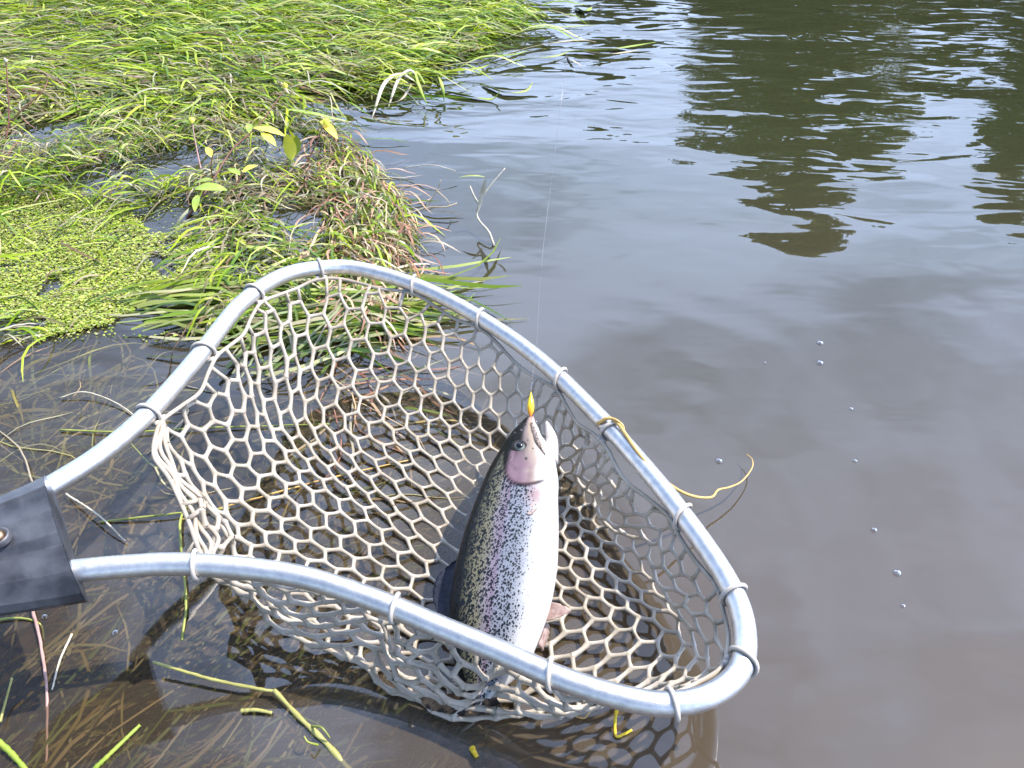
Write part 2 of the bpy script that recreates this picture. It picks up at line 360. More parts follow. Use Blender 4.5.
Ls = [bed_layer(14000, -150, 112, .000, .008, top_straw, (.07, .17), (.0024, .0048), flow, .8),
      bed_layer(21000, -150, 104, .003, .026, top_straw, (.05, .15), (.0018, .0042), flow, .8),
      bed_layer(7000, 85, 350, .0005, .004, lambda x, y: .55+0*x, (.03, .10), (.0012, .0034), flow, .96),
      bed_layer(3600, 85, 240, .002, .012, lambda x, y: .50+0*x, (.03, .09), (.0012, .0032), flow, .93),
      bed_layer(420, 200, 345, .002, .014, lambda x, y: .25+0*x, (.05, .12), (.0022, .0042), flow, .9)]
def join(Ls):
    V, F, C, b = [], [], [], 0
    for v, f, c in Ls: V.append(v); F.append(f+b); C.append(c); b += len(v)
    return np.vstack(V), np.vstack(F), np.vstack(C)
o = big_mesh('ribbon_weed', *join(Ls), m_blade); tag(o, 'bright green and straw ribbon weed lying matted on the water', 'water weed', kind='stuff')
# reddish dead stalks at the edge of the bed
def patch(n, poly, ang, sp_, lenr, widr, z, cols, pr, hump=.01, tw=.5):
    xs = [p[0] for p in poly]; ys = [p[1] for p in poly]; x, y = sample_px(n, min(xs), max(xs), min(ys), max(ys), poly); n = len(x)
    P = plan(x, y); return ribbons(P, ang+rng.normal(0, sp_, n), rng.uniform(*lenr, n), rng.uniform(*widr, n), rng.normal(0, .8, n), rng.uniform(*z, n), rng.uniform(0, hump, n), pick(cols, pr, n), tw=tw)
REDS = [(.42, .22, .13), (.50, .34, .22), (.30, .14, .09), (.50, .42, .30), (.16, .17, .04)]
Ls = [patch(480, [(330, 120), (355, 140), (392, 190), (410, 240), (405, 285), (350, 330), (330, 250), (300, 160)], -1.35, .6, (.03, .085), (.0012, .003), (.001, .012), REDS, [3, 3, 2, 2, 2], .015),
      patch(130, [(300, 300), (400, 270), (400, 420), (300, 420)], -.3, 1.0, (.04, .12), (.001, .0028), (-.015, .004), REDS, [3, 3, 2, 1, 2], .004)]
o = big_mesh('dead_stalk_litter', *join(Ls), m_straw); tag(o, 'reddish tan dead stalks tangled along the edge of the weed bed', 'plant litter', kind='stuff')
# green blades right behind and through the hoop
Ls = [patch(170, [(80, 300), (330, 290), (320, 345), (110, 352)], .12, .16, (.10, .22), (.003, .0055), (.001, .012), [(.20, .30, .03), (.36, .42, .10), (.48, .46, .26), (.08, .14, .015)], [4, 3, 2, 2], .006),
      patch(90, [(200, 300), (330, 300), (320, 400), (200, 400)], .75, .35, (.06, .15), (.002, .005), (.0, .012), [(.16, .24, .04), (.40, .42, .22), (.10, .16, .02)], [3, 3, 2], .006),
      patch(70, [(200, 380), (400, 400), (400, 560), (200, 540)], .3, .5, (.05, .14), (.001, .003), (-.03, .002), [(.14, .2, .03), (.34, .25, .10), (.45, .42, .22)], [2, 3, 1], .004)]
o = big_mesh('floating_grass', *join(Ls), m_blade); tag(o, 'long green grass blades floating behind and under the left of the net', 'water grass', kind='stuff')

# duckweed
DUCK = [(-160, 190), (40, 185), (120, 200), (150, 235), (215, 235), (235, 260), (225, 300), (160, 318), (90, 330), (20, 345), (-160, 350)]
x, y = sample_px(60000, -160, 240, 180, 350, DUCK); P = plan(x, y)
nn = vnoise(P[:, 0], P[:, 1], 9, 61)*.45+vnoise(P[:, 0], P[:, 1], 24, 62)*.35+vnoise(P[:, 0], P[:, 1], 70, 64)*.2
edge_ = np.clip((x-70)/170, 0, 1)**1.3*.30+np.clip((y-285)/60, 0, 1)*.26+np.clip((215-y)/35, 0, 1)*.28
k = nn > .24+edge_; x, y, P = x[k], y[k], P[k]
x2, y2 = sample_px(7000, -160, 420, 90, 350); P2 = plan(x2, y2); k = vnoise(P2[:, 0], P2[:, 1], 10, 63) > .62; P = np.vstack([P, P2[k]])
n = len(P); a = np.arange(6)/6*2*np.pi; r = rng.uniform(.0006, .0019, n)
ph = rng.uniform(0, 6, n)[:, None]
V = np.stack([P[:, :1]+r[:, None]*np.cos(a+ph), P[:, 1:]+r[:, None]*np.sin(a+ph)*.8, .0015+rng.random((n, 1))*.004+rng.normal(0, .0004, (n, 6))], 2).reshape(-1, 3)
Fq = (np.arange(n)[:, None]*6+np.arange(6)[None, :])
C = pick([(.38, .48, .05), (.54, .60, .14), (.20, .30, .03), (.58, .58, .28), (.28, .22, .08)], [4, 4, 2, 1.5, .8], n); C = np.c_[np.repeat(C, 6, 0), np.ones(n*6)]
o = big_mesh('duckweed', V, Fq, C, m_blade); tag(o, 'lime green duckweed film floating at the left below the weed bed', 'duckweed', kind='stuff')

# submerged weeds lower left
SUBC = [(.17, .12, .03), (.22, .16, .06), (.09, .08, .02), (.28, .22, .09), (.12, .15, .03)]
Ls = [patch(460, [(-120, 560), (300, 600), (420, 800), (-120, 900)], .75, .35, (.10, .26), (.0010, .0028), (-.12, -.02), SUBC, [3, 3, 3, 1, 2], .01),
      patch(80, [(-120, 600), (330, 620), (400, 800), (-120, 900)], .95, .5, (.06, .2), (.001, .0028), (-.04, -.003), SUBC, [2, 3, 1, 2, 3], .004),
      patch(260, [(-100, 360), (130, 360), (110, 480), (-100, 500)], 1.2, .9, (.04, .12), (.0014, .0038), (-.06, -.006), [(.18, .16, .03), (.26, .20, .06), (.10, .11, .02), (.30, .30, .10)], [3, 3, 3, 1], .01),
      patch(40, [(-60, 350), (200, 350), (150, 480), (-60, 480)], .6, .9, (.05, .14), (.0008, .002), (-.01, .001), [(.45, .40, .26), (.30, .30, .10), (.3, .2, .1)], [2, 2, 1], .004),
      patch(220, [(180, 400), (450, 420), (460, 620), (240, 680)], .6, .7, (.05, .16), (.001, .003), (-.1, -.004), SUBC, [3, 3, 3, 2, 2], .01)]
o = big_mesh('submerged_weed', *join(Ls), m_straw); tag(o, 'brown olive strands of weed under the water at lower left', 'water weed', kind='stuff')

# ------------------------------------------------------------------ landing net
m_alu = mat('brushed_aluminium', (.80, .79, .78), .43, 1, noise=(170, (.62, .63, .65), .16), bump=(800, .00012))
m_black = mat('black_plastic', (.020, .022, .027), .30, noise=(42, (.070, .075, .088), .12), bump=(120, .0003))
m_rub = mat('clear_rubber', (.56, .50, .42), .18, noise=(45, (.40, .34, .26), .2), bump=(240, .0003), **{'Subsurface Weight': .25, 'Subsurface Radius': (.006, .004, .003), 'Transmission Weight': .12, 'IOR': 1.45})
m_cop = mat('rivet_metal', (.50, .30, .18), .4, 1, noise=(300, (.3, .2, .12), .2))
m_loop = mat('pale_rubber', (.62, .57, .51), .3, noise=(60, (.48, .43, .37), .2), **{'Subsurface Weight': .15, 'Subsurface Radius': (.004, .003, .002)})
def hz(x): return .070+np.clip(-.02-x, 0, 1)*.13
HP = [(30, 500), (48, 488), (100, 455), (150, 412), (200, 355), (240, 305), (280, 277), (320, 268), (360, 269), (420, 287), (480, 318), (540, 360), (600, 418), (650, 474), (690, 525),
      (725, 577), (743, 620), (742, 665), (715, 693), (670, 704), (620, 697), (560, 678), (500, 652), (440, 627), (380, 602), (310, 579), (250, 569), (180, 564), (130, 566), (75, 571), (50, 573)]
def hoop_pt(px, py):
    z = .07
    for _ in range(6): z = float(hz(pt(px, py, z)[0]))
    return pt(px, py, z)
HOOP = spline([hoop_pt(*p) for p in HP], 260); R_T = .0075
net_c = pt(470, 500, .07)
NET = thing('landing_net', 'aluminium hooped landing net with clear rubber hexagon mesh holding the trout', 'landing net', (net_c[0], net_c[1], 0))
V, F = tube(HOOP, R_T, 20); mesh('hoop', V, F, m_alu, NET)
# handle yoke
T0 = pt(46, 478, .122); B0 = pt(76, 587, .112); T1 = pt(-60, 523, .128); B1 = pt(-60, 607, .120)
prof = [(0, -.012), (0, -.001), (.03, .004), (.17, .0085), (.19, .0072), (.40, .0085), (.60, .0075), (.66, .003), (.68, .0035), (.86, -.001), (.90, -.004), (.98, -.010), (1, -.016), (.97, -.022), (.03, -.018)]
V, F = [], []; ns = 14
for i in range(ns):
    f = i/(ns-1); f2 = f*1.5-.006
    A = T0+(T1-T0)*f2; Bq = B0+(B1-B0)*f2
    for (a, h) in prof:
        V.append(A+(Bq-A)*a+np.array([0, 0, h*(1-.1*f)+(.0012*math.exp(-(f*12)**2))]))
k = len(prof)
for i in range(ns-1):
    for j in range(k): F.append((i*k+j, i*k+(j+1) % k, (i+1)*k+(j+1) % k, (i+1)*k+j))
F.append(tuple(range(k))); F.append(tuple((ns-1)*k+j for j in reversed(range(k))))
yo = mesh('handle', V, F, m_black, NET, smooth=False)
bv = yo.modifiers.new('b', 'BEVEL'); bv.width = .0008; bv.segments = 2
rc = pt(-3, 536, .133)
def lathe(prof, c, seg=24):
    V, F = [], []
    for r, z in prof:
        for q in range(seg): a = 2*math.pi*q/seg; V.append((c[0]+r*math.cos(a), c[1]+r*math.sin(a), c[2]+z))
    for i in range(len(prof)-1):
        for q in range(seg): F.append((i*seg+q, i*seg+(q+1) % seg, (i+1)*seg+(q+1) % seg, (i+1)*seg+q))
    F.append(tuple((len(prof)-1)*seg+q for q in range(seg)))
    return V, F
V, F = lathe([(.0070, -.004), (.0070, -.0005), (.0064, .0006), (.0054, .0004), (.0042, -.0012)], rc); mesh('rivet_washer', V, F, mat('dull_washer', (.16, .16, .17), .5, .5, noise=(200, (.08, .08, .09), .2)), yo).matrix_parent_inverse = Matrix.Identity(4)
V, F = lathe([(.0042, -.003), (.0042, .0002), (.0034, .0016), (.0015, .0024), (.0004, .0025)], rc); mesh('rivet', V, F, m_cop, yo).matrix_parent_inverse = Matrix.Identity(4)
yo.matrix_parent_inverse = Matrix.Translation(-Vector(NET.location))

# netting: hexagon lattice pinned to the hoop, then relaxed under gravity
i0 = int(np.argmin(np.linalg.norm(HOOP-hoop_pt(150, 412), axis=1))); i1 = int(np.argmin(np.linalg.norm(HOOP-hoop_pt(196, 564), axis=1)))
arc = HOOP[i0:i1+1]
cen = np.array([0.0, .40, 0])
inw = cen-arc; inw[:, 2] = 0; inw /= np.linalg.norm(inw, axis=1)[:, None]
LOOPS = [(205, 350), (252, 292), (318, 268), (410, 284), (480, 318), (560, 378), (612, 431), (683, 516), (732, 592), (744, 662), (675, 704), (548, 673), (392, 607), (196, 564), (150, 412)]
lp = np.array([hoop_pt(*p) for p in LOOPS])
dl = np.min(np.linalg.norm(arc[:, None, :]-lp[None], axis=2), axis=1)
sag = np.clip(dl/.05, 0, 1)
nr0 = np.clip((.33-arc[:, 1])/.06, 0, 1)*np.clip((.10-arc[:, 0])/.06, 0, 1)
rim_arc = arc+inw*((.009+.008*sag)*(1-.75*nr0))[:, None]+np.array([0, 0, 1])*(-.006-.006*sag-.006*nr0)[:, None]
edge = spline([rim_arc[-1], pt(197, 545, .078), pt(186, 515, .080), pt(170, 480, .088), pt(152, 450, .096), rim_arc[0]], 22)[1:-1]
RING = spline(np.vstack([rim_arc[::4], edge[::3]]), 300, closed=True)
a0 = .0136; RD = .272
def hexlat(a, R):
    nodes = {}; E = set()
    def key(p): return (round(p[0]/a*4), round(p[1]/a*4))
    n = int(R/a)+3
    for i in range(-n, n+1):
        for j in range(-n, n+1):
            cx = a*math.sqrt(3)*(i+j/2); cy = a*1.5*j
            if math.hypot(cx, cy) > R+a: continue
            c = [(cx+a*math.cos(math.radians(30+60*k)), cy+a*math.sin(math.radians(30+60*k))) for k in range(6)]
            for k in range(6):
                p, q = c[k], c[(k+1) % 6]
                for s in (p, q): nodes.setdefault(key(s), s)
                E.add(tuple(sorted((key(p), key(q)))))
    ks = list(nodes); ix = {k: i for i, k in enumerate(ks)}
    P = np.array([nodes[k] for k in ks]); Ed = np.array([(ix[a_], ix[b_]) for a_, b_ in E])
    return P, Ed
HPn, HE = hexlat(a0, RD)
rho = np.hypot(HPn[:, 0], HPn[:, 1]); keep = rho < RD-.1*a0
idx = -np.ones(len(HPn), int); idx[keep] = np.arange(keep.sum()); HE = HE[keep[HE].all(1)]; HE = idx[HE]; HPn = HPn[keep]
while True:                                              # drop dangling nodes
    deg = np.bincount(HE.ravel(), minlength=len(HPn)); k2 = deg > 1
    if k2.all(): break
    idx = -np.ones(len(HPn), int); idx[k2] = np.arange(k2.sum()); HE = HE[k2[HE].all(1)]; HE = idx[HE]; HPn = HPn[k2]
deg = np.bincount(HE.ravel(), minlength=len(HPn))
rho = np.hypot(HPn[:, 0], HPn[:, 1])/RD; th = np.arctan2(HPn[:, 1], HPn[:, 0])
ringang = np.unwrap(np.arctan2(RING[:, 1]-cen[1], RING[:, 0]-cen[0]))
if ringang[-1] < ringang[0]: RING = RING[::-1]; ringang = np.unwrap(np.arctan2(RING[:, 1]-cen[1], RING[:, 0]-cen[0]))
# blend of angle and arc length keeps the meshes even round the long hoop
s_arc = np.arange(300)/300*2*math.pi+ringang[0]
par = .45*ringang+.55*s_arc
def ring_at(t_):
    t_ = (t_-par[0]) % (2*math.pi)+par[0]
    pp = np.r_[par, par[0]+2*math.pi]; R2 = np.vstack([RING, RING[:1]])
    return np.stack([np.interp(t_, pp, R2[:, k]) for k in range(3)], 1)
RP = ring_at(th)
PAIR = [((150, 412), (225, 500, .034)), ((170, 480), (236, 540, .028)), ((196, 560), (226, 590, .036)), ((250, 569), (262, 622, .014)), ((310, 579), (318, 652, .007)), ((380, 602), (368, 664, .006)),
        ((440, 627), (408, 706, .004)), ((500, 652), (460, 724, .002)), ((560, 678), (540, 723, .004)), ((620, 697), (606, 708, .012)), ((670, 704), (652, 690, .016)), ((715, 693), (680, 655, .014)),
        ((742, 665), (682, 630, .014)), ((725, 577), (655, 600, .012)), ((690, 525), (630, 565, .009)), ((650, 474), (600, 525, .005)), ((600, 418), (570, 480, .001)), ((540, 360), (500, 455, -.002)),
        ((480, 318), (440, 440, .001)), ((420, 287), (400, 430, .006)), ((320, 268), (330, 425, .009)), ((240, 305), (285, 430, .012)), ((200, 355), (262, 440, .018))]
BC = pt(475, 585, -.003)                                 # middle of the bag floor
pv, bv = [], []
for (rp, bp_) in PAIR:
    c = hoop_pt(*rp) if rp != (170, 480) else pt(170, 480, .088)
    j = int(np.argmin(np.linalg.norm(RING-c, axis=1))); pv.append(par[j]); bv.append(pt(*bp_))
o_ = np.argsort(pv); pv = np.array(pv)[o_]; bv = np.array(bv)[o_]
t2 = (th-par[0]) % (2*math.pi)+par[0]
pe = np.r_[pv[-1]-2*math.pi, pv, pv[0]+2*math.pi]; be = np.vstack([bv[-1:], bv, bv[:1]])
fine = np.linspace(par[0], par[0]+2*math.pi, 361)[:-1]
bf = np.stack([np.interp(fine, pe, be[:, k]) for k in range(3)], 1)
for _ in range(4): bf = (np.roll(bf, 4, 0)+np.roll(bf, -4, 0)+2*bf)/4
BR = np.stack([np.interp(t2, np.r_[fine, fine[0]+2*math.pi], np.r_[bf[:, k], bf[:1, k]]) for k in range(3)], 1)
lw_ = np.linalg.norm(RP-BR, axis=1); lf_ = np.linalg.norm(BR-BC, axis=1)
nr_ = np.clip((.40-RP[:, 1])/.12, 0, 1)*np.clip((.10-RP[:, 0])/.08, 0, 1)
rb = np.clip(lf_/(lf_+lw_*(1+.75*nr_)), .30, .72)
wf = np.clip((rho-rb)/(1-rb), 0, 1)[:, None]; ff = np.clip(rho/rb, 0, 1)[:, None]
NP = np.where(wf > 0, BR+(RP-BR)*wf, BC+(BR-BC)*ff)
NP[:, 2] += (-.010*np.sin(np.pi*wf[:, 0]))*(wf[:, 0] > 0)*(lw_/.15)
# soft pleats running down the wall
wn_ = np.sin(np.pi*np.clip(wf[:, 0], 0, 1)*.8)
dirn = RP-BC; dirn[:, 2] = 0; dirn /= np.linalg.norm(dirn, axis=1)[:, None]
leftw = np.exp(-((RP[:, 0]+.27)/.09)**2)
pl = np.sin(t2*13+1.2*np.sin(t2*5))*(.0036+.004*nr_)+np.sin(t2*23+2)*(.0012+.0025*nr_)
NP += dirn*(wn_*pl*(1+2.0*leftw))[:, None]
NP[:, 2] += wn_*np.sin(t2*17+.6)*.0035*(1+nr_)
NP += rng.normal(0, .0007, NP.shape)
pin = deg < 3
pin |= rho > 1-.45*a0/RD

# ---- trout outline (used by the net too)
FST = [(416.5, 529, 533.5, .064), (419, 525.5, 534.5, .063), (423, 521.5, 535.5, .0625), (430, 515.5, 538.5, .061), (438, 509, 541.5, .060), (447, 502.5, 547.5, .058), (457, 497, 553.5, .056),
       (470, 489.5, 556.5, .054), (485, 482.5, 558.5, .052), (500, 476.5, 558, .050), (520, 469, 558.5, .047), (545, 461, 558.5, .044), (575, 454, 556.5, .040), (605, 450, 551, .036),
       (630, 450, 543, .032), (650, 452, 535, .028), (665, 455, 529, .024), (679, 460, 515, .020), (690, 466, 502, .017), (699, 474, 490, .015)]
fs = spline(np.array([[s[0], s[1], s[2], s[3]] for s in FST]), 270)
# spline() parametrises on the first three columns, fine for stations
FL = np.array([pt(s[1], s[0], s[3]) for s in fs]); FR = np.array([pt(s[2], s[0], s[3]) for s in fs])
FC = (FL+FR)/2; FW = (FR-FL)/2; hw = np.linalg.norm(FW, axis=1)
FT = np.gradient(FC, axis=0); FT /= np.linalg.norm(FT, axis=1)[:, None]
FN = np.cross(FW, FT); FN /= np.linalg.norm(FN, axis=1)[:, None]; FN *= np.sign(FN[:, 2:3])
fl = np.r_[0, np.cumsum(np.linalg.norm(np.diff(FC, axis=0), axis=1))]; FLEN = fl[-1]
uf = fl/FLEN
thick = np.minimum(hw*1.0, .0235*np.interp(uf, [0, .04, .12, .25, .5, .75, .92, 1], [.22, .42, .72, .92, 1, .82, .5, .3]))

# relax
neigh = [[] for _ in range(len(NP))]
for a_, b_ in HE: neigh[a_].append(b_); neigh[b_].append(a_)
S2 = np.array(sorted({tuple(sorted((n_[i], n_[j]))) for n_ in neigh for i in range(len(n_)) for j in range(i)}))
OPP = HE
def project(P, E_, rest, ks, kc, wgt):
    d = P[E_[:, 1]]-P[E_[:, 0]]; l = np.linalg.norm(d, axis=1)+1e-9; diff = (l-rest)/l
    k_ = np.where(diff > 0, ks, kc)*diff
    wa, wb = wgt[E_[:, 0]], wgt[E_[:, 1]]; sw = wa+wb+1e-9
    c = d*k_[:, None]
    D = np.zeros_like(P); np.add.at(D, E_[:, 0], c*(wa/sw)[:, None]); np.add.at(D, E_[:, 1], -c*(wb/sw)[:, None]); return D*.55
wgt = np.where(pin, 0., 1.); NP0 = NP.copy()
floor_n = -.010+.007*vnoise(NP[:, 0], NP[:, 1], 14, 71)
TG = NP.copy()
for it in range(45):
    NP += project(NP, HE, a0*.98, .25, .22, wgt)
    NP += project(NP, S2, a0*1.68, .10, .10, wgt)
    m_ = np.array([NP[n_].mean(0) for n_ in neigh]); NP += (m_-NP)*.12*wgt[:, None]
    NP += (TG-NP)*.05*wgt[:, None]
    j = np.argmin(np.linalg.norm(NP[:, None, :2]-FC[None, ::5, :2], axis=2), axis=1)*5
    side = np.einsum('ij,ij->i', NP-FC[j], FW[j])/hw[j]**2; al = np.einsum('ij,ij->i', NP-FC[j], FT[j])
    ins = (np.abs(side) < 1.05) & (np.abs(al) < .012) & ~pin
    lim = FC[j, 2]-thick[j]*np.sqrt(np.clip(1-side**2, .02, 1))-.003
    up = ins & (NP[:, 2] > lim) & ~(wf[:, 0] > .0) 
    NP[up, 2] = lim[up]
NETP = NP
def tubes_of(P, E_, r, seg=6):
    V, F = [], []
    for a_, b_ in E_:
        p, q = P[a_], P[b_]; d = q-p; l = np.linalg.norm(d)
        if l < 1e-5: continue
        sg = np.array([random.gauss(0, 1), random.gauss(0, 1), random.gauss(0, 1)-.6])*l*.022
        ts = np.array([0, .14, .34, .66, .86, 1.0]); pp = p+d*ts[:, None]+sg*np.sin(np.pi*ts)[:, None]
        rr_ = r*np.array([1.34, 1.18, .95, .95, 1.18, 1.34])*random.uniform(.9, 1.12)*(1+.36*float(np.clip((.33-p[1])/.08, 0, 1)*np.clip((.10-p[0])/.08, 0, 1))+.26*float(np.clip((-.14-p[0])/.08, 0, 1)))
        v, f = tube(pp, rr_, seg, caps=False, base=len(V)); V += v; F += f
    bm = bmesh.new(); bmesh.ops.create_icosphere(bm, subdivisions=1, radius=1)
    iv = np.array([v.co for v in bm.verts]); ifc = [tuple(v.index for v in f.verts) for f in bm.faces]; bm.free()
    for p in P:
        b = len(V); V += list(p+iv*r*1.36); F += [tuple(i+b for i in f) for f in ifc]
    return V, F
V, F = tubes_of(NETP, HE, .00158)
# rim cord of the netting
V2, F2 = tube(RING, .0017, 8, closed=True)
ed2 = RING[np.linalg.norm(RING[:, None]-edge[None], axis=2).min(1) < .012]
# tie strands: each pinned boundary node runs to the cord
tie = []
E_in = edge-np.array([BC[0], BC[1], 0]); E_in[:, 2] = 0; E_in /= np.linalg.norm(E_in, axis=1)[:, None]
for off, amp, dz in ((.0045, .0018, -.003), (.0095, .0028, -.006), (.0150, .0035, -.010)):
    q_ = np.vstack([rim_arc[-1], edge, rim_arc[0]]); m_ = len(q_); w_ = np.sin(np.pi*np.linspace(0, 1, m_))**.6
    ei = np.vstack([E_in[:1], E_in, E_in[-1:]])
    q_ = q_-ei*((off+amp*np.sin(np.arange(m_)*1.15+off*900))*w_)[:, None]+np.array([0, 0, 1])*(dz*w_)[:, None]
    tie.append(tube(spline(q_, 70), np.full(70, .0017), 7))
for i in np.where(deg < 3)[0]:
    p = NETP[i]; j = int(np.argmin(np.linalg.norm(RING-p, axis=1))); q = RING[j]
    if np.linalg.norm(q-p) > .001: tie.append(tube([p, (p+q)/2, q], [.002, .0017, .002], 6))
V, F = merge((V, F), (V2, F2), *tie)
mesh('netting', V, F, m_rub, NET)
# triangular webs of rubber at the loops, and the loops round the hoop
for (px, py) in LOOPS:
    c = hoop_pt(px, py); j = int(np.argmin(np.linalg.norm(HOOP-c, axis=1))); j = min(max(j, 3), len(HOOP)-4)
    T = HOOP[j+2]-HOOP[j-2]; T /= np.linalg.norm(T); iw = cen-c; iw[2] = 0; iw -= T*np.dot(iw, T); iw /= np.linalg.norm(iw); up = np.cross(T, iw); up *= np.sign(up[2])
    rj = RING[int(np.argmin(np.linalg.norm(RING-c, axis=1)))]
    lean = random.choice([-1, 1])*random.uniform(.4, 1.5)
    path = []
    for k in range(15):
        a = math.radians(-70+ (k/14)*320)
        path.append(HOOP[j]+(R_T+.0014)*(-math.cos(a)*iw*-1+math.sin(a)*up)+T*lean*.010*(k/14-.5))
    path = np.array(path); path = np.vstack([rj+T*.003, (rj+path[0])/2+T*.002, path, (rj+path[-1])/2-T*.002, rj-T*.004])
    V, F = tube(spline(path, 34), np.interp(np.arange(34), [0, 5, 28, 33], [.0030, .0016, .0016, .0030]), 8)
    mesh('hoop_loop', V, F, m_loop, NET)

# ------------------------------------------------------------------ trout
m_fish = bpy.data.materials.new('trout_skin'); m_fish.use_nodes = True; t = m_fish.node_tree; b = t.nodes['Principled BSDF']
ac = N(t, 'ShaderNodeAttribute', attribute_name='col'); au = N(t, 'ShaderNodeAttribute', attribute_name='fu'); av = N(t, 'ShaderNodeAttribute', attribute_name='fa'); adn = N(t, 'ShaderNodeAttribute', attribute_name='dens')
cmb = N(t, 'ShaderNodeCombineXYZ'); t.links.new(au.outputs['Fac'], cmb.inputs[0]); t.links.new(av.outputs['Fac'], cmb.inputs[1])
mpf = N(t, 'ShaderNodeMapping'); mpf.inputs['Scale'].default_value = (540, 700, 1); mpf.inputs['Rotation'].default_value = (0, 0, .5); t.links.new(cmb.outputs[0], mpf.inputs[0])
dn = N(t, 'ShaderNodeTexNoise', inp={'Scale': 1.3, 'Detail': 2}); t.links.new(mpf.outputs[0], dn.inputs['Vector'])
dsum = N(t, 'ShaderNodeVectorMath', operation='ADD'); t.links.new(mpf.outputs[0], dsum.inputs[0]); t.links.new(dn.outputs['Color'], dsum.inputs[1])
vo = N(t, 'ShaderNodeTexVoronoi', inp={'Scale': 1.0, 'Randomness': 1.0}); t.links.new(dsum.outputs[0], vo.inputs['Vector'])
wn = N(t, 'ShaderNodeSeparateColor'); t.links.new(vo.outputs['Color'], wn.inputs[0])
# spot if distance < radius(dens, random)
rad = M('MULTIPLY', adn.outputs['Fac'], M('MULTIPLY_ADD', wn.outputs[0], .40, .17))
sm = N(t, 'ShaderNodeMapRange', inp={1: .03, 2: -.03}); t.links.new(M('SUBTRACT', vo.outputs['Distance'], rad), sm.inputs[0])
mxs = N(t, 'ShaderNodeMix', data_type='RGBA', inp={7: (.012, .016, .022, 1)}); t.links.new(sm.outputs[0], mxs.inputs[0]); t.links.new(ac.outputs['Color'], mxs.inputs[6])
# scales: fine net of lighter flecks
mps = N(t, 'ShaderNodeMapping'); mps.inputs['Scale'].default_value = (900, 1100, 1); mps.inputs['Rotation'].default_value = (0, 0, .78); t.links.new(cmb.outputs[0], mps.inputs[0])
vs = N(t, 'ShaderNodeTexVoronoi', inp={'Scale': 1.0, 'Randomness': .35}); t.links.new(mps.outputs[0], vs.inputs['Vector'])
scs = N(t, 'ShaderNodeMix', data_type='RGBA', blend_type='MULTIPLY'); scs.inputs[0].default_value = .45; t.links.new(mxs.outputs[2], scs.inputs[6])
vg = N(t, 'ShaderNodeMapRange', inp={1: 0, 2: .8, 3: 1.25, 4: .55}); t.links.new(vs.outputs['Distance'], vg.inputs[0])
t.links.new(vg.outputs[0], scs.inputs[7]); t.links.new(scs.outputs[2], b.inputs['Base Color'])
b.inputs['Roughness'].default_value = .38; b.inputs['Coat Weight'].default_value = .03; b.inputs['Specular IOR Level'].default_value = .07; b.inputs['Coat Roughness'].default_value = .15; b.inputs['Metallic'].default_value = 0
bpf = N(t, 'ShaderNodeBump', inp={'Strength': .6, 'Distance': .00035}); t.links.new(vs.outputs['Distance'], bpf.inputs['Height']); t.links.new(bpf.outputs[0], b.inputs['Normal'])

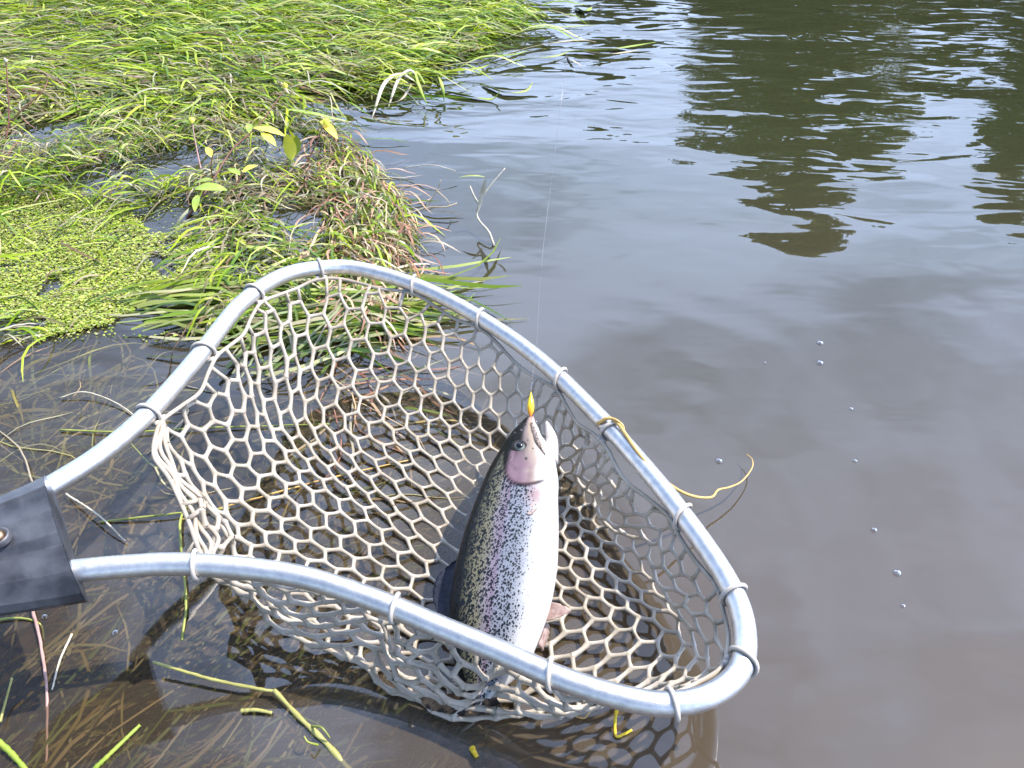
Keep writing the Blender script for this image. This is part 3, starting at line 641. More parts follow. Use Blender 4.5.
FB = FC[60]
FISH = thing('trout', 'rainbow trout with spotted back, silver side and white belly lying in the net', 'fish', (FB[0], FB[1], 0))
NA = 88; ni = len(FC)
V = []; fu = []; fa = []; col = []; dens = []
OL = np.array([.005, .0065, .0055]); FLK = np.array([.15, .145, .10]); BLU = np.array([.17, .19, .235]); PNK = np.array([.20, .165, .22]); WHT = np.array([.60, .59, .57]); GIL = np.array([.175, .115, .145])
def sm_(a, b, x): x = np.clip((x-a)/(b-a), 0, 1); return x*x*(3-2*x)
def L3(a, b, f): return a*(1-f)+b*f
for i in range(ni):
    u = uf[i]; wdir = FW[i]/hw[i]
    pxl = fs[i]
    for k in range(NA):
        a = 2*math.pi*k/NA; c_, s_ = math.cos(a), math.sin(a)      # c=-1 dorsal, +1 belly; s>0 towards viewer
        ec = math.copysign(abs(c_)**.92, c_); es = math.copysign(abs(s_)**.88, s_)
        v = c_; off = 0; py = pxl[0]
        # gill cover edge: curved line, front of it stands proud
        ge = 499.5-72*(v-.06)**2*(1 if v < .06 else .35)
        inh = 1 if s_ > -.2 else 0
        if inh and -.55 < v < .75:
            dpx = ge-py
            off = .0013*(sm_(-1.0, 1.0, dpx))*sm_(20, 5, dpx)*sm_(-.55, -.3, v)*sm_(.75, .5, v)
        # cheek hollow and jaw line
        if py < 462 and s_ > 0: off -= .0007*math.exp(-((v-.35)/.12)**2)*sm_(462, 450, py)
        P = FC[i]+FW[i]*ec+FN[i]*(thick[i]*es+off)
        V.append(P)
        fu.append(fl[i]); fa.append(c_*hw[i] if True else 0)
        nz = (vnoise(np.array([u*8.]), np.array([v*3+s_]), 3, 5)[0]-.5)
        # macro pattern of the skin
        vv = v+nz*.10
        body = L3(OL, FLK, sm_(-.94, -.50, vv)); body = L3(body, BLU, sm_(-.45, -.05, vv)); 
        body = L3(body, PNK, .75*math.exp(-((vv+.20)/.11)**2)); body = L3(body, WHT, sm_(.12, .80, vv))
        d = 1.25*sm_(.80, .05, vv)+.35*sm_(-.3, -.8, vv)*(1 if v > -.75 else 1.1)
        hf = sm_(500, 470, py+10*abs(v))                               # head zone
        head = L3(OL*1.3, np.array([.011, .011, .010]), sm_(-.75, -.3, vv)); head = L3(head, np.array([.13, .105, .11]), sm_(-.20, .0, vv)); head = L3(head, np.array([.30, .24, .19]), sm_(-.05, .2, vv)); head = L3(head, WHT, sm_(.22, .6, vv))
        if py < 499 and v > -.6:
            gf = sm_(ge-40, ge-16, py+9*nz)*sm_(-.42, -.25, vv)*sm_(.45, .05, vv)*(1-.35*math.exp(-((py-ge+13)/2.2)**2))
            head = L3(head, GIL*(1+.35*nz), gf); 
            lip = math.exp(-((py-ge-.6)/1.3)**2)*sm_(-.6, -.4, v)*sm_(.75, .45, v)
        else: lip = math.exp(-((py-ge-.6)/1.3)**2)*sm_(-.6, -.4, v)*sm_(.75, .45, v)
        inhead = sm_(ge+1.0, ge-1.0, py) if -.7 < v else sm_(500, 470, py)
        cc = L3(body, head, inhead); dd = d*(1-inhead)+inhead*.0
        if s_ > -.2: cc = L3(cc, np.array([.018, .012, .016]), min(1, 1.1*lip))
        # thin pink lateral line
        if inhead < .5 and s_ > 0: cc = L3(cc, np.array([.13, .07, .13]), .8*math.exp(-((v+.16)/.022)**2))
        # snout rosy
        cc = L3(cc, np.array([.32, .22, .20]), sm_(434, 420, py)*sm_(-.2, .3, v)*.8)
        # lateral line area lavender just behind gill
        pf = math.exp(-((py-508)/9)**2-((v-.42)/.2)**2); cc = L3(cc, np.array([.26, .14, .14]), pf*.75*(s_ > 0))
        if v < -.8: cc = OL*.8
        col.append((*cc, 1)); dens.append(dd)
F = []
for i in range(ni-1):
    for k in range(NA):
        l = (k+1) % NA; F.append((i*NA+k, i*NA+l, (i+1)*NA+l, (i+1)*NA+k))
F.append(tuple(range(NA))); F.append(tuple((ni-1)*NA+k for k in reversed(range(NA))))
body = mesh('body', V, F, m_fish, FISH, attrs={'fu': ('FLOAT', fu), 'fa': ('FLOAT', fa), 'col': ('FLOAT_COLOR', col), 'dens': ('FLOAT', dens)})
def surf(px, py, lift=0):
    """point on the viewer's side of the body under a measured position"""
    i = int(np.argmin(np.abs(fs[:, 0]-py))); q = pt(px, py, fs[i, 3]); c_ = float(np.dot(q-FC[i], FW[i])/hw[i]**2); c_ = max(-.98, min(.98, c_))
    # account for the height of the flank
    for _ in range(5):
        z = fs[i, 3]+thick[i]*math.sqrt(1-c_*c_)*FN[i, 2]; q = pt(px, py, z)
        i = int(np.argmin(np.abs(FC[:, 1]+thick*FN[:, 1]*math.sqrt(1-c_*c_)-q[1]))); c_ = float(np.dot(q-FC[i], FW[i])/hw[i]**2); c_ = max(-.98, min(.98, c_))
    return FC[i]+FW[i]*c_+FN[i]*(thick[i]*math.sqrt(1-c_*c_)+lift), FN[i], FT[i], FW[i]/hw[i]
m_white = mat('belly_white', (.62, .60, .57), .4, noise=(300, (.50, .42, .40), .25), **{'Coat Weight': .3})
m_mouth = mat('mouth_flesh', (.42, .20, .17), .4, noise=(400, (.60, .42, .36), .2), **{'Coat Weight': .4})
m_spotlip = mat('speckled_jaw', (.36, .26, .20), .4, noise=(600, (.05, .04, .035), .12), **{'Coat Weight': .4})
# lower jaw: tapered scoop from cheek to the tip, mouth open
jl = spline(np.array([pt(549, 462, .056), pt(551.5, 448, .059), pt(551.5, 438, .062), pt(549, 429, .0645), pt(546.3, 421.5, .067)]), 18)
V, F = tube(jl, np.interp(np.linspace(0, 1, 18), [0, .3, .7, .93, 1], [.0075, .0060, .0040, .0019, .0008]), 16); mesh('lower_jaw', V, F, m_white, FISH)
# maxilla: speckled strip slanting along the mouth
mx_ = []
for (a_, b_) in [(531.5, 424), (534.5, 433), (537, 441), (541, 449), (545, 456)]: mx_.append(surf(a_, b_, .0006)[0])
V, F = tube(spline(mx_, 14), np.interp(np.linspace(0, 1, 14), [0, .3, .8, 1], [.0012, .0020, .0021, .0008]), 10); mesh('upper_jaw', V, F, m_spotlip, FISH)
mi = []
for (a_, b_) in [(534, 426), (538, 435), (541.5, 443), (545, 449)]: mi.append(surf(a_, b_, -.002)[0])
V, F = tube(spline(mi, 12), np.interp(np.linspace(0, 1, 12), [0, .4, 1], [.0008, .0024, .0012]), 10); mesh('mouth', V, F, m_mouth, FISH)
# eye
m_iris = mat('iris', (.16, .165, .14), .35, .2, noise=(900, (.16, .18, .16), .2)); m_pup = mat('pupil', (.004, .005, .007), .12); m_ring = mat('eye_rim', (.014, .014, .017), .4, noise=(400, (.04, .035, .035), .2), **{'Specular IOR Level': .1})
ec, en, et, ew = surf(519.5, 447, 0)
en = en/np.linalg.norm(en)
def disc_dome(c, n_, r, hgt, seg=24, rings=6, inner=0):
    u = np.cross(n_, [0, 1, .2]); u /= np.linalg.norm(u); v = np.cross(n_, u); V, F = [], []
    for i in range(rings+1):
        f = inner+(1-inner)*i/rings
        for k in range(seg): a = 2*math.pi*k/seg; V.append(c+r*f*(u*math.cos(a)+v*math.sin(a))+n_*hgt*(1-f*f))
    for i in range(rings):
        for k in range(seg): F.append((i*seg+k, (i+1)*seg+k, (i+1)*seg+(k+1) % seg, i*seg+(k+1) % seg))
    if not inner: F.append(tuple(range(seg)))
    return V, F
V, F = disc_dome(ec-en*.0002, en, .0066, .0020); mesh('eye_socket', V, F, m_ring, FISH)
V, F = disc_dome(ec+en*.0003, en, .0046, .0034); eye = mesh('eye', V, F, m_iris, FISH)
V, F = disc_dome(ec+en*.0030+ew*.0002, en, .0029, .0009); p_ = mesh('pupil', V, F, m_pup, eye); p_.matrix_parent_inverse = Matrix.Identity(4)
# cheek spots
sv = []
m_dot = mat('dark_spot', (.02, .018, .02), .45, noise=(500, (.04, .03, .03), .2))
for (a_, b_, r_) in [(526.5, 458.5, 1.5), (533.5, 470, 1.6), (509, 466, 1.6), (511, 458, 1.0), (507, 473, 1.2), (521, 430, 1.4), (526, 425, .9), (519, 424, 1.2), (515, 433, 1.3), (533, 449, .8), (541, 450, .8), (528, 440, .7), (532, 481, 1.0)]:
    c, n_, _, _ = surf(a_, b_, .0006); sv.append(disc_dome(c, n_, r_*.00078, .0002, 10, 2))
V, F = merge(*sv); mesh('cheek_spots', V, F, m_dot, FISH)
# fins: thin corrugated membranes
def fin(name, base, tip, m, rays=9, thick_=.0006, parent=FISH, wav=.0006):
    """base, tip: polylines of 3-D points; the membrane spans them"""
    A = spline(base, rays*2+1); Bp = spline(tip, rays*2+1); V = []; n2 = 9
    for i in range(len(A)):
        for j in range(n2):
            f = j/(n2-1); p = A[i]*(1-f)+Bp[i]*f
            nrm = np.cross(A[-1]-A[0], Bp[len(A)//2]-A[len(A)//2]); nrm /= np.linalg.norm(nrm)
            V.append(p+nrm*(wav*(1 if i % 2 else -1)*(.4+.6*f)+.0015*math.sin(f*3)))
    F = [(i*n2+j, (i+1)*n2+j, (i+1)*n2+j+1, i*n2+j+1) for i in range(len(A)-1) for j in range(n2-1)]
    o = mesh(name, V, F, m, parent); s = o.modifiers.new('s', 'SOLIDIFY'); s.thickness = thick_; return o
m_fdark = mat('dark_fin', (.030, .036, .060), .5, noise=(260, (.008, .010, .018), .2), **{'Specular IOR Level': .25})
m_fpink = mat('pink_fin', (.22, .12, .10), .4, noise=(300, (.42, .32, .28), .25), **{'Coat Weight': .4})
m_fpec = mat('pectoral_membrane', (.26, .17, .15), .5, noise=(500, (.34, .27, .25), .2))
m_ftail = mat('tail_fin', (.22, .14, .08), .6, noise=(130, (.035, .026, .022), .07), **{'Specular IOR Level': .2})
fin('dorsal_fin', pts([(460, 556, .036), (455, 580, .033), (452, 600, .030), (452, 620, .028)]), pts([(452, 562, .034), (437, 577, .030), (432.5, 597, .026), (438, 614, .026)]), m_fdark)
fin('pelvic_fin', pts([(545, 602, .036), (543, 612, .034), (537, 624, .032)]), pts([(558, 603, .038), (571, 611, .037), (552, 620, .034)]), m_fpink, 6)
fin('anal_fin', pts([(546, 622, .028), (543, 632, .026), (538, 645, .024)]), pts([(549, 626, .022), (548, 638, .018), (542, 652, .016)]), m_fpink, 6)
fin('pectoral_fin', [surf(530, 505, .0006)[0], surf(535, 502, .0006)[0], surf(542, 501, .0006)[0]], [surf(527, 515, .0012)[0], surf(531, 516, .0015)[0], surf(537, 510, .0012)[0]], m_fpec, 6)
fin('tail_fin', pts([(468, 692, .016), (480, 697, .016), (493, 694, .016)]), pts([(419, 697, .014), (428, 709, .010), (456, 714, .008), (482, 715, .008), (503, 707, .012)]), m_ftail, 14, wav=.001)

# ------------------------------------------------------------------ lure, line
m_yel = bpy.data.materials.new('lure_paint'); m_yel.use_nodes = True; t = m_yel.node_tree; b = t.nodes['Principled BSDF']
geo = N(t, 'ShaderNodeTexCoord'); spx = N(t, 'ShaderNodeSeparateXYZ'); t.links.new(geo.outputs['Generated'], spx.inputs[0])
nz_ = N(t, 'ShaderNodeTexNoise', inp={'Scale': 12}); t.links.new(geo.outputs['Generated'], nz_.inputs['Vector'])
rmp = N(t, 'ShaderNodeMapRange', inp={1: .10, 2: .50}); t.links.new(M('MULTIPLY_ADD', nz_.outputs[0], .2, spx.outputs[1]), rmp.inputs[0])
mxl = N(t, 'ShaderNodeMix', data_type='RGBA', inp={6: (.85, .22, .02, 1), 7: (.90, .66, .03, 1)}); t.links.new(rmp.outputs[0], mxl.inputs[0]); t.links.new(mxl.outputs[2], b.inputs['Base Color']); b.inputs['Roughness'].default_value = .25
l0 = pt(530.5, 417, .066); l1 = pt(531, 391, .078)
LURE = thing('fishing_lure', 'small yellow and orange teardrop lure hanging in the mouth of the trout', 'lure', l0)
n = 24; f = np.linspace(0, 1, n); V, F = tube(l0+(l1-l0)*f[:, None], .0034*np.clip(np.sin(np.pi*np.clip(f*1.05, 0, 1))**.8*(1.15-.75*f)+.06, .05, 1), 16); mesh('blade', V, F, m_yel, LURE)
m_wire = mat('steel_wire', (.5, .5, .52), .3, 1, noise=(500, (.3, .3, .3), .2))
V, F = tube(spline([l1, l1+(l1-l0)*.18, l1+(l1-l0)*.3+[.001, 0, .001]], 8), .0004, 8); mesh('swivel', V, F, m_wire, LURE)
V2, F2 = tube(spline([l0, l0+[.001, -.004, -.001], l0+[.003, -.008, -.002], l0+[.005, -.006, .001]], 14), .0004, 6); mesh('hook', V2, F2, m_wire, LURE)
m_line = mat('nylon_line', (.50, .51, .54), .2, noise=(40, (.3, .3, .32), .2), **{'Transmission Weight': .3})
a_ = l1+(l1-l0)*.3
end = pt(576, -8, CAM_H-.34)
mid1 = pt(537, 335, .12); dirv = []
LP_ = [a_, pt(536, 350, .10), pt(542, 260, .15), pt(553, 168, .20), pt(562, 95, .245), pt(573, 5, .29), pt(585, -90, .36), pt(600, -200, .45)]
V, F = tube(spline(LP_, 80), .00016, 6)
LINE = mesh('fishing_line', V, F, m_line); tag(LINE, 'thin pale nylon line running up from the lure out of the picture', 'fishing line')
kc = pt(553.5, 168, .2)

# ------------------------------------------------------------------ single stems, leaves, strands
def cmat(name, c, c2, rough=.5, sc=90, **kw): return mat(name, c, rough, noise=(sc, c2, .2), **kw)
m_red = cmat('reddish_stem', (.22, .085, .055), (.12, .05, .03)); m_tan = cmat('dry_stem', (.52, .44, .30), (.36, .28, .17)); m_gst = cmat('green_stem', (.22, .27, .05), (.34, .36, .09))
m_olive = cmat('olive_stem', (.16, .14, .06), (.09, .08, .035)); m_yl = cmat('yellow_leaf', (.78, .72, .06), (.62, .62, .08)); m_gl = cmat('green_leaf', (.20, .30, .03), (.32, .38, .05)); m_yst = cmat('yellow_stem', (.42, .40, .14), (.28, .27, .08), .35)
m_gold = cmat('golden_straw', (.70, .46, .16), (.50, .32, .10), .35); m_pink = cmat('pinkish_stem', (.48, .30, .27), (.36, .2, .17)); m_pale = cmat('pale_blade', (.62, .58, .47), (.46, .41, .30)); m_brn = cmat('wet_brown', (.10, .075, .04), (.05, .04, .025), .3); m_brt = cmat('bright_yellow', (.85, .62, .03), (.75, .5, .03))
def leaf(c, d, ln, wd, up=(0, 0, 1), cup=.2):
    d = np.asarray(d, float); d /= np.linalg.norm(d); s = np.cross(d, up); s /= np.linalg.norm(s); n_ = np.cross(s, d); V, F = [], []; n = 9
    for i in range(n):
        f = i/(n-1); w_ = wd*.5*math.sin(math.pi*min(1, f*.93+.05))**.8; p = np.asarray(c)+d*ln*f-n_*ln*.25*f*f
        V += [p-s*w_+n_*w_*cup, p, p+s*w_+n_*w_*cup]
    for i in range(n-1):
        for j in (0, 1): F.append((i*3+j, i*3+j+1, i*3+j+4, i*3+j+3))
    return V, F
def stem(name, label, cat, P, r0, r1, m, parts=(), group=None, n=28, flat=None):
    P = pts(P) if not isinstance(P, np.ndarray) else P
    Q = spline(P, n); L_ = np.linalg.norm(np.diff(Q, axis=0), axis=1).sum(); Q = Q+rng.normal(0, .012*L_/n*2, Q.shape)
    r = np.linspace(r0, r1, n)*rng.uniform(.85, 1.15, n)
    V, F = tube(Q, r, 7)
    if not parts:
        o = mesh(name, V, F, m); return tag(o, label, cat, group)
    T = thing(name, label, cat, Q[0], group)
    mesh('stem', V, F, m, T)
    for nm, mm_, vf in parts: o = mesh(nm, *vf, mm_, T)
    return T
def blade(name, label, cat, P, w_, m, group=None, n=24, tilt=.35):
    Q = spline(pts(P), n); T = np.gradient(Q, axis=0); T /= np.linalg.norm(T, axis=1)[:, None]; V = []
    for i in range(n):
        s = np.cross(T[i], [0, 0, 1]); s /= np.linalg.norm(s)+1e-9; ww = w_*.5*(1-.85*abs(2*i/(n-1)-.9)**3*.9); a = tilt+.5*math.sin(i*.25)
        d = s*math.cos(a)+np.array([0, 0, math.sin(a)]); V += [Q[i]-d*max(ww, .0003), Q[i]+np.array([0, 0, -.0003]), Q[i]+d*max(ww, .0003)]
    F = [(i*3+j, i*3+j+1, i*3+j+4, i*3+j+3) for i in range(n-1) for j in (0, 1)]
    o = mesh(name, V, F, m); s_ = o.modifiers.new('s', 'SOLIDIFY'); s_.thickness = .0004; return tag(o, label, cat, group)
def sub(P, r, n=14): return tube(spline(pts(P), n), np.linspace(r, r*.6, n), 6)
z0 = .004
# water plants with leaves
stem('marsh_plant', 'upright reddish stem with side shoots at the left edge of the weed bed', 'marsh plant', [(3, 160, 0), (6, 140, .02), (9, 118, .045), (8, 92, .075), (6, 62, .11)], .0014, .0008, m_red,
     [('shoot', m_red, sub([(7, 128, .03), (20, 112, .05), (42, 92, .07), (48, 80, .08)], .0012)), ('bud', m_pale, disc_dome(pt(6, 61, .112), np.array([0, -.3, 1]), .003, .005, 8, 3)),
      ('leaf', m_yl, leaf(pt(3, 170, .012), [.3, -1, .4], .045, .016)), ('leaf', m_gl, leaf(pt(6, 145, .015), [1, -.6, -.1], .05, .012))], 'marsh plants in the weed bed')
stem('marsh_plant', 'longest leaning marsh plant with yellow leaves, left of the middle of the weed bed', 'marsh plant', [(187, 218, 0), (200, 200, .012), (213, 180, .025), (232, 150, .045), (256, 128, .06), (272, 108, .075), (284, 90, .09)], .0017, .0007, m_red,
     [('leaf', m_yl, leaf(pt(254, 128, .062), [1, -.25, .1], .045, .016)), ('leaf', m_yl, leaf(pt(262, 133, .06), [1, -.9, -.1], .03, .012)), ('leaf', m_gl, leaf(pt(250, 133, .055), [-.3, 1, .3], .03, .010)),
      ('flower', m_yl, disc_dome(pt(285, 86, .095), np.array([0, -.4, 1]), .0045, .005, 7, 4)), ('leaf', m_gl, leaf(pt(213, 180, .028), [-1, .1, 0], .03, .012)), ('shoot', m_red, sub([(213, 180, .025), (211, 165, .05), (214, 150, .07)], .001))], 'marsh plants in the weed bed')
stem('marsh_plant', 'marsh plant with one upright broad yellow-green leaf', 'marsh plant', [(277, 186, 0), (285, 170, .012), (293, 157, .025), (303, 148, .035), (312, 140, .04)], .0014, .0007, m_red,
     [('leaf', m_yl, leaf(pt(291, 160, .024), [0.02, .35, 1], .036, .019, (0, 1, 0))), ('leaf', m_gl, leaf(pt(296, 155, .028), [.2, .3, 1], .028, .013, (0, 1, 0))), ('leaf', m_yl, leaf(pt(300, 150, .03), [-.35, .3, 1], .03, .007, (0, 1, 0)))], 'marsh plants in the weed bed')
stem('marsh_plant', 'marsh plant with the brightest yellow drooping leaf, nearest the open water', 'marsh plant', [(296, 178, 0), (308, 160, .015), (317, 142, .035), (323, 124, .055)], .0014, .0007, m_red,
     [('leaf', m_brt, leaf(pt(321, 121, .06), [1, -.9, -.3], .036, .014)), ('flower', m_yl, disc_dome(pt(326, 122, .062), np.array([.5, -.5, 1]), .006, .005, 6, 3)), ('shoot', m_red, sub([(308, 160, .015), (300, 150, .03), (285, 165, .01)], .0008))], 'marsh plants in the weed bed')
stem('marsh_plant', 'thin pinkish stem topped by one small yellow flower', 'marsh plant', [(203, 178, 0), (199, 160, .015), (195, 140, .035), (192, 122, .055)], .0012, .0008, m_pink,
     [('flower', m_yl, disc_dome(pt(192, 121, .057), np.array([-.4, -.4, 1]), .0055, .005, 6, 3))], 'marsh plants in the weed bed')
stem('marsh_plant', 'short plant with a rounded green leaf above the duckweed gap', 'marsh plant', [(190, 215, 0), (196, 205, .01), (198, 192, .025)], .0014, .001, m_gst,
     [('leaf', m_gl, leaf(pt(195, 189, .028), [1, .1, .15], .040, .022)), ('leaf', m_gl, leaf(pt(198, 195, .024), [.15, -1, .1], .035, .010))], 'marsh plants in the weed bed')
stem('marsh_plant', 'small leafy yellow-green shoot beside the longest leaning plant', 'marsh plant', [(222, 208, 0), (233, 190, .012), (243, 172, .03)], .0014, .001, m_red,
     [('leaf', m_yl, leaf(pt(243, 172, .03), [.6, .5, .3], .022, .012)), ('leaf', m_gl, leaf(pt(240, 175, .028), [-.7, .5, .3], .024, .010)), ('leaf', m_yl, leaf(pt(212, 157, .03), [-.4, .6, .5], .02, .010))], 'marsh plants in the weed bed')
# dead reeds standing out of the open water
stem('dead_twig', 'bent pale twig standing in open water right of the weed bed', 'twig', [(494, 246, .0), (489, 232, .012), (477, 216, .02), (483, 196, .045), (505, 168, .075)], .0016, .0008, m_pale,
     [('shoot', m_pale, sub([(480, 206, .032), (474, 196, .045), (470, 186, .055)], .0016)), ('leaf', m_pale, leaf(pt(478, 212, .026), [.25, .4, 1], .045, .006, (0, 1, 0))), ('leaf', m_gst, leaf(pt(485, 177, .06), [-1, .25, .1], .035, .004))])
stem('dead_twig', 'thin brown twig with forked shoots just left of the bent pale twig', 'twig', [(398, 218, 0), (425, 208, .01), (445, 207, .012), (457, 203, .014)], .0011, .0007, m_tan,
     [('shoot', m_tan, sub([(425, 208, .01), (436, 192, .03), (441, 180, .045)], .0009)), ('shoot', m_tan, sub([(436, 190, .03), (447, 200, .02), (450, 207, .01)], .0009)), ('shoot', m_pale, sub([(404, 168, .01), (432, 165, .02), (456, 171, .012)], .0008))])
for i, (P, wd, m_, lab) in enumerate([
    ([(413, 80, .03), (400, 74, .035), (384, 84, .03), (372, 118, .002)], .006, m_pale, 'pale bent reed blade, nearest the camera of the drooping clump'),
    ([(418, 78, .03), (410, 70, .04), (398, 80, .03), (388, 108, .004)], .005, m_pale, 'pale drooping reed blade second in the clump at the weed edge'),
    ([(425, 84, .03), (416, 72, .045), (420, 88, .03), (428, 106, .003)], .006, m_gl, 'short green drooping blade in the clump at the weed edge'),
    ([(430, 84, .02), (438, 76, .035), (443, 90, .02), (444, 102, .002)], .006, m_gl, 'short green blade at the right of the drooping clump'),
    ([(360, 108, .004), (378, 105, .008), (400, 100, .014), (412, 84, .02)], .005, m_tan, 'tan straw leaning into the drooping clump from the left'),
    ([(440, 90, .004), (470, 96, .004), (492, 99, .004), (500, 90, .02), (497, 97, .008)], .009, m_gl, 'curled green blade floating right of the drooping clump'),
    ([(482, 84, .003), (505, 92, .005), (525, 91, .006), (533, 82, .012)], .007, m_gst, 'upturned green strand floating farthest right of the clump'),
    ([(495, 58, .004), (540, 45, .006), (580, 40, .006), (596, 42, .004)], .005, m_tan, 'long straw floating off the tip of the weed bed'),
    ([(500, 40, .01), (530, 30, .016), (560, 27, .014), (596, 25, .008)], .006, m_gst, 'green blade stretching right from the tip of the weed bed'),
    ([(560, 52, .003), (600, 50, .006), (632, 46, .006), (656, 42, .012)], .008, m_gl, 'green blade afloat right of the fishing line near the top'),
    ([(575, 50, .004), (605, 54, .006), (640, 50, .006)], .006, m_tan, 'straw floating beside the green blade right of the fishing line'),
    ([(566, 56, .0), (572, 60, .006), (582, 66, .003)], .004, m_pale, 'short pale straw crossing the fishing line'),
    ([(490, 70, .004), (520, 60, .008), (555, 56, .006), (572, 50, .004)], .006, m_gst, 'green and tan strand trailing from the weed bed past the line'),
    ([(575, 8, .003), (585, 11, .006), (592, 7, .006)], .012, m_gl, 'tiny green scrap afloat at the top beside the fishing line')]):
    blade('reed_blade', lab, 'reed blade', P, wd, m_, 'reed blades loose at the edge of the weed bed')
# broken stems lower left
stem('broken_stem', 'thick yellow-green broken stem bending down at the lower left', 'plant stem', [(153, 662, .012), (215, 680, .008), (276, 692, .006)], .0010, .0013, m_yst,
     [('stalk', m_yst, tube(spline(pts([(274, 690, .007), (300, 718, .003), (325, 742, .001), (356, 778, -.004)]), 26), np.linspace(.0015, .0022, 26)*(1+.18*np.sin(np.arange(26)*1.1)), 8)),
      ('shoot', m_gst, sub([(312, 726, .004), (322, 728, .012), (330, 738, .006)], .0009)), ('shoot', m_gst, sub([(318, 745, .004), (308, 742, .012), (304, 736, .014)], .0009))])
for P, r, m_, lab in [
    ([(241, 711, .002), (256, 710, .003), (272, 713, .002)], .0016, m_yst, 'short yellow stem piece floating beside the thick broken stem'),
    ([(28, 596, .004), (38, 630, .003), (46, 680, .002), (47, 730, -.004), (46, 772, -.01)], .0012, m_pink, 'pinkish stem running down below the black handle'),
    ([(66, 494, .004), (98, 515, .012), (125, 541, .003)], .0009, m_pale, 'pale thin straw in the water between the hoop arms'),
    ([(-6, 620, .002), (20, 618, .002), (40, 624, 0), (44, 640, -.01)], .0009, m_gst, 'short green strand curving under the black handle'),
    ([(72, 634, .0), (60, 660, .002), (52, 690, 0)], .0009, m_pale, 'pale straw beside the pinkish stem below the handle'),
    ([(0, 722, .004), (6, 700, .006), (12, 678, .016)], .0010, m_yst, 'yellow seeded stalk at the left edge below the handle'),
    ([(-10, 735, .004), (10, 752, .003), (30, 775, 0)], .0022, m_gl, 'bright green blade at the bottom left corner'),
    ([(88, 775, .0), (112, 752, .003), (140, 725, .002)], .0016, m_gl, 'green blade slanting up at the bottom left'),
    ([(190, 500, .0), (180, 525, .004), (186, 600, .003), (182, 640, 0)], .0012, m_gst, 'green stem passing under the near arm of the hoop'),
    ([(60, 398, .002), (85, 392, .006), (120, 405, .004), (148, 428, .002)], .0008, m_pale, 'thin curved straw just outside the left arm of the hoop'),
    ([(60, 430, .002), (130, 432, .003), (200, 428, .003), (330, 424, .001)], .0010, m_gst, 'long green stem floating across under the left arm'),
    ([(100, 522, .001), (160, 515, .004), (230, 508, .003)], .0010, m_gst, 'green strand under the loose edge of the netting'),
    ([(180, 520, .001), (250, 500, .003), (330, 478, .003), (410, 460, .001)], .0010, m_gold, 'golden straw seen through the middle of the netting'),
    ([(405, 800, -.02), (440, 768, -.008), (459, 735, -.002), (474, 722, .001)], .0022, m_brn, 'dark wet twig under the net bag at the bottom'),
    ([(459, 738, -.002), (470, 748, -.004), (478, 770, -.008)], .0014, m_brn, 'short dark side twig at the bottom below the net bag'),
    ([(617, 708, .012), (615, 722, .006), (616, 736, .002), (624, 734, .002), (632, 730, .003)], .0012, m_brt, 'bright yellow hooked straw hanging below the hoop'),
    ([(472, 748, .001), (474, 752, .002), (477, 757, .001)], .0020, m_brt, 'tiny bright yellow scrap at the bottom below the net bag'),
    ([(575, 716, .002), (584, 718, .003), (590, 712, .004)], .0007, m_gold, 'tiny golden curl afloat just below the hoop')]:
    stem('loose_stem' if 'twig' not in lab else 'twig', lab, 'plant stem' if 'twig' not in lab else 'twig', P, r, r*.7, m_, group='loose stems on the water')
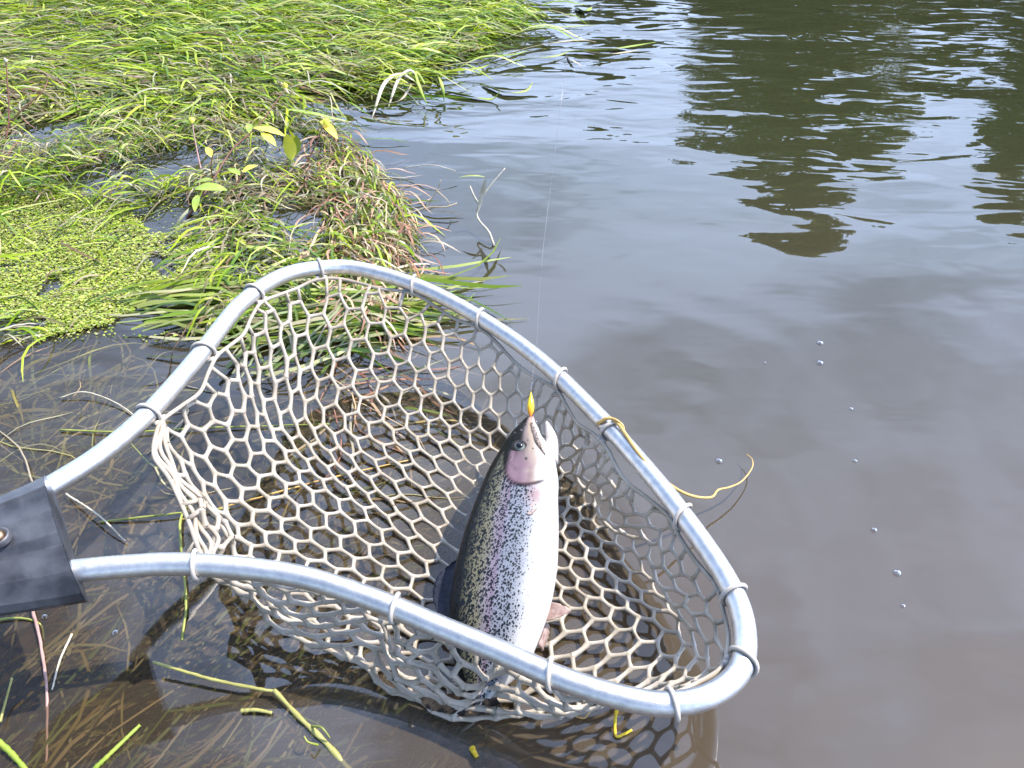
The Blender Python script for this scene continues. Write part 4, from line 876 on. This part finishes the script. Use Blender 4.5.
# golden strand caught on the hoop
hp = hoop_pt(612, 431)
Pg = np.array([hp+[-.012, .004, .004], hp+[-.004, .004, .011], hp+[.004, -.002, .010], pt(640, 455, .078), pt(662, 478, .070), pt(680, 491, .055), pt(697, 497, .040), pt(712, 497, .030), pt(718, 490, .026), pt(730, 487, .022), pt(742, 481, .018), pt(752, 468, .014), pt(752, 459, .012), pt(746, 454, .010)])
Q = spline(Pg, 60); V, F = tube(Q, np.interp(np.arange(60), [0, 30, 59], [.0016, .0012, .0004]), 7)
V2, F2 = tube(spline(np.array([hp+[-.010, .006, .002], hp+[-.001, .002, .0125], hp+[.008, -.004, .009], hp+[.007, -.010, 0]]), 20), .0009, 6)
o = mesh('straw_strand', *merge((V, F), (V2, F2)), m_gold); tag(o, 'golden straw strand caught on the hoop and trailing over open water', 'straw')

# bubbles
m_bub = bpy.data.materials.new('bubble_film'); m_bub.use_nodes = True; t = m_bub.node_tree; t.nodes.clear()
ou = N(t, 'ShaderNodeOutputMaterial'); trb = N(t, 'ShaderNodeBsdfTransparent', inp={0: (.95, .96, 1, 1)}); glb = N(t, 'ShaderNodeBsdfGlossy', inp={1: .08})
lw = N(t, 'ShaderNodeLayerWeight', inp={0: .55}); mb = N(t, 'ShaderNodeMixShader'); t.links.new(lw.outputs['Facing'], mb.inputs[0]); t.links.new(trb.outputs[0], mb.inputs[1]); t.links.new(glb.outputs[0], mb.inputs[2]); t.links.new(mb.outputs[0], ou.inputs[0])
proto = None
for (px, py, r, lab) in [(820, 343, .0038, 'air bubble on open water, farthest of the line of bubbles'), (820, 363, .0040, 'air bubble just below the farthest bubble'), (765, 363, .0016, 'tiny air bubble left of the pair of far bubbles'),
    (851, 409, .0022, 'small air bubble third along the line'), (855, 461, .0022, 'small air bubble in the middle of the line'), (719, 461, .0036, 'air bubble beside the end of the golden strand'),
    (874, 530, .0028, 'air bubble third from the near end of the line'), (897, 573, .0036, 'larger air bubble near the near end of the line'), (903, 606, .0020, 'air bubble at the near end of the line'),
    (45, 617, .0026, 'air bubble close under the black handle'), (116, 633, .0030, 'air bubble left of the broken stem'), (560, 250, .0012, 'tiny speck of a bubble behind the hoop left of the line')]:
    if proto is None:
        V, F = [], []
        for i in range(7):
            a = i/6*math.pi/2
            for k in range(16): V.append((math.cos(a)*math.cos(k*math.pi/8)+0, math.cos(a)*math.sin(k*math.pi/8), math.sin(a)*.75))
        F = [(i*16+k, i*16+(k+1) % 16, (i+1)*16+(k+1) % 16, (i+1)*16+k) for i in range(6) for k in range(16)]
        proto = mesh('air_bubble', V, F, m_bub); o = proto
    else: o = proto.copy(); COL.objects.link(o)
    c = pt(px, py, 0); o.location = (c[0], c[1], .0004); o.scale = (r*.85, r*.85, r*.7); tag(o, lab, 'bubble', 'air bubbles on the water')
